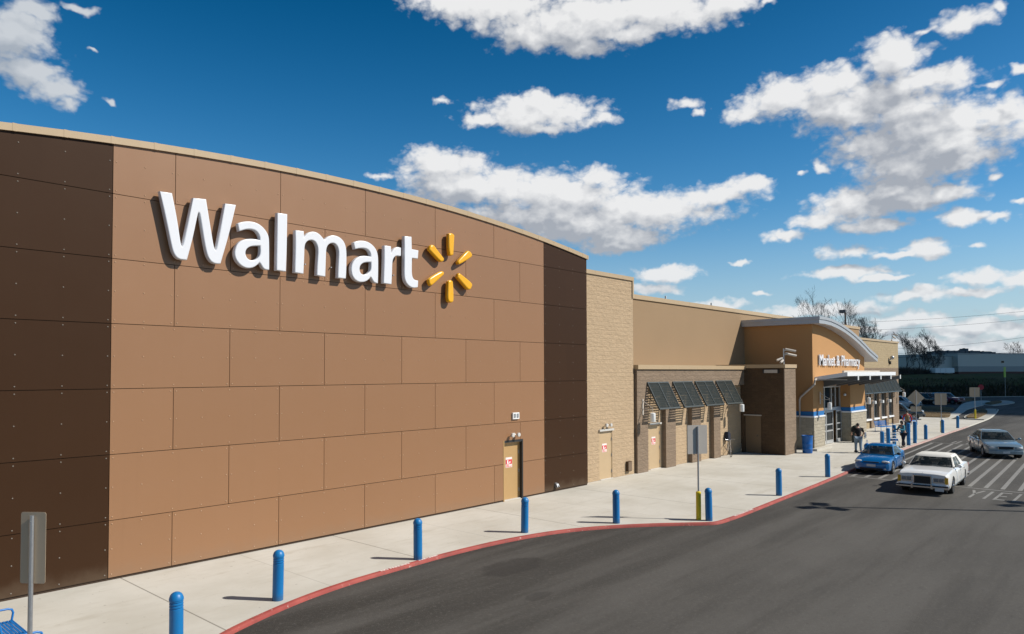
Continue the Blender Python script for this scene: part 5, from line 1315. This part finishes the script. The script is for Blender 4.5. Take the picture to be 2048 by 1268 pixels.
# white trailer
p = fo+dd*2.9+nn*15.2
t = thing('white_trailer', (p[0], p[1], 4.30), 'white box trailer parked at the top of the grass bank', 'trailer', math.atan2(dd[1], dd[0])-.25)
MB().box(-.2, 4.0, 0, 2.2, .35, 1.45).build('body', MT['white'], t, bevel=.05); MB().prism([(0, .35), (1.1, .35), (1.1, .8), (.1, 1.2), (0, 1.35)], 'x', 3.42, 3.44) if False else None
q = MB(); [q.box(x-.01, x+.012, -.012, 0, .4, 1.3) for x in (.9, 2.1)]; q.build('door_seam', MT['dark'], t)
for x in (.8, 1.5): MB().lathe([(.25, -.1), (.25, .1)], (x, .2, .25), 12, 'y').build('wheel', MT['black'], t)

# bare winter trees
def tree_mesh(seed, h, spread, levels=7, minr=.012, start=.24):
    rn = random.Random(seed); tr = MB(); cr = MB()
    def grow(p, d, l, r, lev):
        segs = 3 if lev < 5 else 2; pts = [p]; rs = [r]; q = p
        for k in range(segs):
            d = (d+Vector((rn.uniform(-1, 1), rn.uniform(-1, 1), rn.uniform(-.35, .75)))*.16).normalized()
            q = q+d*(l/segs); pts.append(q); rs.append(max(minr*.7, r*(1-.35*(k+1)/segs)))
        (tr if lev <= 1 else cr).tube(pts, r, 6 if lev <= 1 else (4 if lev < 4 else 3), False, rs)
        if lev >= levels: return
        n = 4 if lev == 0 else (3 if lev < 4 else rn.choice((2, 3)))
        for k in range(n):
            a = 2*math.pi*(k/n)+rn.uniform(-.7, .7); tilt = (rn.uniform(.22, .42) if k < 2 else rn.uniform(.5, .85))*spread
            side = d.orthogonal().normalized(); side.rotate(Matrix.Rotation(a, 3, d))
            nd = (d*math.cos(tilt)+side*math.sin(tilt)+Vector((0, 0, .10))).normalized()
            b0 = pts[-1] if k < 2 else pts[rn.choice((1, 2)) if segs > 2 else 1]
            grow(b0, nd, l*(rn.uniform(.66, .86) if k < 2 else rn.uniform(.5, .75)), max(minr, rs[-1]*(rn.uniform(.6, .8) if k < 2 else rn.uniform(.4, .6))), lev+1)
    grow(Vector((0, 0, -.3)), Vector((0, 0, 1)), h*start, h*.016, 0)
    return tr, cr
def tree(seed, h, spread, loc, lab, levels=7, minr=.016, start=.24):
    t = thing('bare_tree', loc, lab, 'tree', group='bare trees beyond the store')
    a, c = tree_mesh(seed, h, spread, levels, minr, start); a.build('trunk', MT['bark'], t); c.build('crown', MT['bark'], t); return t
G0 = 4.35
def ta(u, d=165): return (*gp(u, d), G0)
tree(11, 21.5, 1.05, ta(1652, 168), 'tall bare tree rising left of the floodlight behind the curved roof')
tree(12, 20.0, 1.0, ta(1708, 166), 'tall bare tree rising right of the floodlight behind the curved roof')
tree(25, 17.0, 1.1, ta(1612, 164), 'smaller bare tree behind the left end of the curved roof')
tree(14, 14.0, 1.1, ta(1738, 160), 'dense low bare tree above the tan block wing', 7, .02)
tree(31, 11.2, .75, ta(1811, 165), 'bare tree with upright twigs just right of the wing corner')
tree(32, 9.6, .9, ta(1838, 166), 'thin bare tree between the wing corner and the grey warehouse')
tree(33, 10.8, .85, ta(1868, 167), 'bare tree close to the left end of the grey warehouse')
tree(34, 8.0, 1.0, ta(1852, 170), 'short twiggy bare tree behind the brown brush')
tree(41, 13.0, .9, ta(2031, 240), 'small bare tree showing over the right end of the warehouse roof', 6, .03)
b = MB(); rnd = random.Random(9)
for k in range(2600):
    s = rnd.uniform(-9, 8); w = rnd.uniform(16.5, 22); p = fo+dd*s+nn*w
    h = rnd.uniform(.5, 2.0)*(1.2 if s < 2 else .8); a = rnd.uniform(0, 6.28); lx, ly = rnd.uniform(-.5, .5), rnd.uniform(-.5, .5); r = rnd.uniform(.015, .05)
    b.add([(p[0]-r, p[1], G0-.1), (p[0]+r, p[1], G0-.1), (p[0]+lx, p[1]+ly, G0+h)], [(0, 1, 2)])
    b.add([(p[0]+lx*.4, p[1]-r, G0+h*.4), (p[0]+lx*.4, p[1]+r, G0+h*.4), (p[0]+lx*1.5, p[1]+ly*1.5+.2, G0+h*.8)], [(0, 1, 2)])
tag(b.build('brush', MT['brush']), 'dry brown brush on top of the grass bank below the bare trees', 'brush', kind='stuff')
# cables
def cable(u0, v0, u1, v1, d, lab):
    a = Vector(CAM+ray(u0, v0)*d); c = Vector(CAM+ray(u1, v1)*(d*.96)); e = c+(c-a)*.6; st = a-(c-a)*.5; st.z = a.z+(a.z-c.z)*.5-.6
    pts = []
    for k in range(25):
        f_ = k/24; p = st.lerp(e, f_); p.z -= 4*f_*(1-f_)*1.3-1.2*.9; pts.append(p)
    o = MB().tube(pts, .022, 4, False).build('power_cable', MT['wire']); return tag(o, lab, 'cable', 'power cables crossing the sky')
cable(1727, 641, 2048, 621, 150, 'highest power cable crossing the sky at right')
cable(1736, 657, 2048, 637, 150, 'second power cable from the top at right')
cable(1822, 693, 2048, 673, 150, 'third power cable, above the bare trees')
cable(1850, 706, 2048, 701, 158, 'lowest power cable, just over the warehouse roof')

# ------------------------------------------------------------------ a cloud off to the right that shades the far ground
def cloud(name, c, size, seed):
    rn = random.Random(seed); b = MB()
    for k in range(46):
        u, v = rn.uniform(-1, 1), rn.uniform(-1, 1)
        if u*u+v*v > 1: continue
        r = size[2]*rn.uniform(.6, 1.2)*(1.25-.6*math.hypot(u, v)); b.sphere((c[0]+u*size[0], c[1]+v*size[1], c[2]+rn.uniform(-.1, .4)*size[2]), r, 14, 9, (1.5, 1.5, .7))
    return tag(b.build(name, MT['cloudy'], smooth=60), kind='structure')
MT['cloudy'] = plain('cloud vapour', (.85, .86, .88), 1.0, var=.02)
cloud('cloud', (234+.556*463, 0-.831*463, 400), (118, 150, 28), 5)

# ------------------------------------------------------------------ sky
w = bpy.data.worlds.new('World'); S.world = w; w.use_nodes = True
nt = w.node_tree; L = nt.links; bgd = nt.nodes['Background']
sk = N(nt, 'ShaderNodeTexSky', sky_type='NISHITA'); sk.sun_disc = False; sk.sun_elevation = R(SUN_EL); sk.sun_rotation = math.atan2(SUN_D[0], SUN_D[1])
sk.air_density = 1.0; sk.dust_density = .4; sk.ozone_density = 1.6
hs = N(nt, 'ShaderNodeHueSaturation'); hs.inputs['Saturation'].default_value = SKY_SAT; hs.inputs['Value'].default_value = SKY_VAL; hs.inputs['Hue'].default_value = SKY_HUE
L.new(sk.outputs[0], hs.inputs['Color'])
STR = .1
def azel(u, v):
    d = ray(u, v); return math.degrees(math.atan2(d[1], d[0])), math.degrees(math.atan2(d[2], math.hypot(d[0], d[1])))
# (u, v, ru, rv) of the cloud lobes, read off as directions
LOBES = [(1750,200,190,58),(1900,290,190,60),(1830,335,140,55),(1790,400,125,34),(1100,430,230,52),(1240,470,110,36),(20,70,105,75),(60,140,75,42),(110,180,62,34),(132,208,28,20),(70,20,60,25),(165,18,40,9),(215,205,18,7),(185,100,18,6),
 (1000,15,165,50),(1140,45,180,72),(1320,25,190,52),(905,2,100,30),(1170,95,75,26),(1060,70,90,40),(1440,8,90,30),(1280,60,90,30),(1540,5,22,9),
 (1075,228,150,38),(960,240,52,20),(1195,240,48,15),(1060,205,95,24),(1080,258,70,16),(890,203,26,8),
 (890,330,105,42),(980,375,165,55),(1120,390,190,55),(1280,425,200,50),(1430,392,110,28),(1500,370,62,20),(1150,450,190,45),(1230,495,80,20),(900,370,120,45),(1190,355,60,26),(760,355,30,8),
 (1500,228,55,20),(1560,195,105,45),(1660,165,95,42),(1790,110,75,58),(1880,148,85,30),(1700,225,140,42),(1870,240,210,52),(2010,225,90,42),(1760,285,130,50),(1880,320,110,45),(1810,340,80,35),
 (1700,410,105,40),(1800,375,110,45),(1895,385,80,26),(1640,440,70,20),(1760,450,95,18),(1580,468,50,13),(1545,478,22,14),(1930,432,60,16),(2000,432,40,12),(1950,312,90,16),
 (1700,505,72,17),(1850,500,62,19),(1790,512,55,9),(1690,545,105,13),(1760,555,60,8),(1965,555,85,20),(2040,560,60,22),(1840,590,95,17),(1930,585,90,11),
 (1335,545,88,20),(1300,578,62,13),(1440,610,70,11),(1520,588,26,6),(1380,205,34,13),(1395,225,18,10),(1925,45,62,28),(1860,60,40,10),(1995,15,22,18),(1975,172,36,7),(2040,140,22,14),(1645,330,13,13),(1985,358,18,8),(1955,490,22,8),(2040,400,22,8),(1480,525,26,5),(1600,345,12,6),
 (1650,622,160,16),(1800,640,120,20),(1950,655,150,22),(2040,620,90,14),(1700,660,150,16),(1850,690,140,22),(2000,700,150,24),(1560,640,60,9)]
g = bpy.data.node_groups.new('cloud field', 'ShaderNodeTree')
g.interface.new_socket('P', in_out='INPUT', socket_type='NodeSocketVector'); g.interface.new_socket('D', in_out='OUTPUT', socket_type='NodeSocketFloat')
g.interface.new_socket('S', in_out='OUTPUT', socket_type='NodeSocketFloat')
gi = g.nodes.new('NodeGroupInput'); go = g.nodes.new('NodeGroupOutput')
def vm(t_, op, a, b_=None, c_=None):
    n = t_.nodes.new('ShaderNodeVectorMath'); n.operation = op
    for i, x in enumerate((a, b_, c_)):
        if x is None: continue
        if isinstance(x, tuple): n.inputs[i].default_value = x
        else: t_.links.new(x, n.inputs[i])
    return n
wn = g.nodes.new('ShaderNodeTexNoise'); wn.noise_dimensions = '2D'; wn.inputs['Scale'].default_value = .55; wn.inputs['Detail'].default_value = 3; g.links.new(gi.outputs[0], wn.inputs['Vector'])
wv = vm(g, 'MULTIPLY_ADD', wn.outputs['Color'], (1.7, 1.1, 0), (-.85, -.55, 0))
pw = vm(g, 'ADD', gi.outputs[0], wv.outputs[0]).outputs[0]
acc = None
for (u, v, ru, rv) in LOBES:
    a0, e0 = azel(u, v); a1, _ = azel(u+ru, v); a2, _ = azel(u-ru, v); _, e1 = azel(u, v-rv); _, e2 = azel(u, v+rv)
    ra, re_ = max(.25, abs(a2-a1)/2), max(.18, abs(e1-e2)/2)
    wk = .30 if ru < 50 else (.12 if ru < 75 else 0)
    ra *= 1+wk*1.6; re_ *= 1+wk*1.6
    q = vm(g, 'MULTIPLY_ADD', pw, (1/ra, 1/re_, 0), (-a0/ra, -e0/re_, 0))
    ln = vm(g, 'LENGTH', q.outputs[0]).outputs['Value']
    if wk: ln = mth(g, 'ADD', ln, wk)
    if acc is None: acc = ln
    else:
        s_ = g.nodes.new('ShaderNodeMath'); s_.operation = 'SMOOTH_MIN'; s_.inputs[2].default_value = .22
        g.links.new(acc, s_.inputs[0]); g.links.new(ln, s_.inputs[1]); acc = s_.outputs[0]
mp1 = vm(g, 'MULTIPLY', gi.outputs[0], (1.0, 1.55, 1)).outputs[0]
def gnoise(sc, det, rough, src):
    n = g.nodes.new('ShaderNodeTexNoise'); n.noise_dimensions = '2D'; n.inputs['Scale'].default_value = sc; n.inputs['Detail'].default_value = det; n.inputs['Roughness'].default_value = rough
    g.links.new(src, n.inputs['Vector']); return n.outputs[0]
n1 = gnoise(.42, 7, .52, mp1); n0 = gnoise(.42, 2.2, .5, mp1)
vo = g.nodes.new('ShaderNodeTexVoronoi'); vo.feature = 'F1'; vo.voronoi_dimensions = '2D'; vo.inputs['Scale'].default_value = 1.1; vo.inputs['Detail'].default_value = 2.0; vo.inputs['Roughness'].default_value = .5
g.links.new(vm(g, 'ADD', mp1, vm(g, 'MULTIPLY', wn.outputs['Color'], (.9, .9, 0)).outputs[0]).outputs[0], vo.inputs['Vector'])
s0 = mth(g, 'SUBTRACT', 1.17, acc)
d_ = mth(g, 'ADD', s0, mth(g, 'MULTIPLY_ADD', n1, 1.02, -.51))
d_ = mth(g, 'ADD', d_, mth(g, 'MULTIPLY_ADD', vo.outputs['Distance'], -.28, .11))
ss = mth(g, 'ADD', s0, mth(g, 'MULTIPLY_ADD', n0, 1.15, -.575))
ss = mth(g, 'ADD', ss, mth(g, 'MULTIPLY_ADD', vo.outputs['Distance'], -.22, .09))
g.links.new(ss, go.inputs[1])
d_ = mth(g, 'MINIMUM', d_, mth(g, 'MULTIPLY_ADD', s0, 2.2, .30))
g.links.new(d_, go.inputs[0])
tc = N(nt, 'ShaderNodeTexCoord'); nrm = vm(nt, 'NORMALIZE', tc.outputs['Generated']); sp = N(nt, 'ShaderNodeSeparateXYZ'); L.new(nrm.outputs[0], sp.inputs[0])
az = mth(nt, 'MULTIPLY', mth(nt, 'ARCTAN2', sp.outputs[1], sp.outputs[0]), 57.29578); el = mth(nt, 'MULTIPLY', mth(nt, 'ARCSINE', sp.outputs[2]), 57.29578)
cb = N(nt, 'ShaderNodeCombineXYZ'); L.new(az, cb.inputs[0]); L.new(el, cb.inputs[1]); P0 = cb.outputs[0]
def field(off):
    n = nt.nodes.new('ShaderNodeGroup'); n.node_tree = g
    if off: L.new(vm(nt, 'ADD', P0, off).outputs[0], n.inputs[0])
    else: L.new(P0, n.inputs[0])
    return n.outputs[0], n.outputs[1]
D0, S0 = field(None); _, S1 = field((-.6, 1.0, 0)); _, S2 = field((-.8, 2.6, 0))
alpha = ramp(nt, D0, -.02, .60)
lit = mth(nt, 'ADD', .57, mth(nt, 'MULTIPLY', mth(nt, 'SUBTRACT', S0, S1), .80))
lit = mth(nt, 'ADD', lit, mth(nt, 'MULTIPLY', mth(nt, 'SUBTRACT', D0, S0), .30))
lit = mth(nt, 'SUBTRACT', lit, mth(nt, 'MULTIPLY', ramp(nt, S2, -.1, 1.0), .74))
lit = mth(nt, 'ADD', lit, .22, clamp=True)
ccol = mix(nt, lit, (3.6, 3.85, 4.3), (7.9, 7.9, 7.9))
# clouds on the left side of the view are mixed towards an even blue-grey
lf = ramp(nt, az, 55, 75)
ccol = mix(nt, mth(nt, 'MULTIPLY', lf, .55), ccol, (3.6, 4.2, 4.9))
hz = mth(nt, 'SUBTRACT', 1, ramp(nt, el, -2, 13))
fel = mth(nt, 'SUBTRACT', 1.3, mth(nt, 'MULTIPLY', ramp(nt, el, 5, 48), .85))
dk = nt.nodes.new('ShaderNodeVectorMath'); dk.operation = 'SCALE'; L.new(hs.outputs[0], dk.inputs[0]); L.new(fel, dk.inputs['Scale'])
base = mix(nt, mth(nt, 'MULTIPLY', hz, .8), dk.outputs[0], (3.2, 4.55, 6.3))
ccol = mix(nt, mth(nt, 'MULTIPLY', hz, .28), ccol, (4.6, 5.7, 6.6))
up = mth(nt, 'MULTIPLY', alpha, ramp(nt, el, -.5, .5))
col = mix(nt, mth(nt, 'MULTIPLY', up, .97), base, ccol)
L.new(col, bgd.inputs[0]); bgd.inputs[1].default_value = STR

w.cycles.sampling_method = 'MANUAL'; w.cycles.sample_map_resolution = 512
S.cycles.max_bounces = 6; S.cycles.diffuse_bounces = 3; S.cycles.glossy_bounces = 3; S.cycles.transmission_bounces = 2
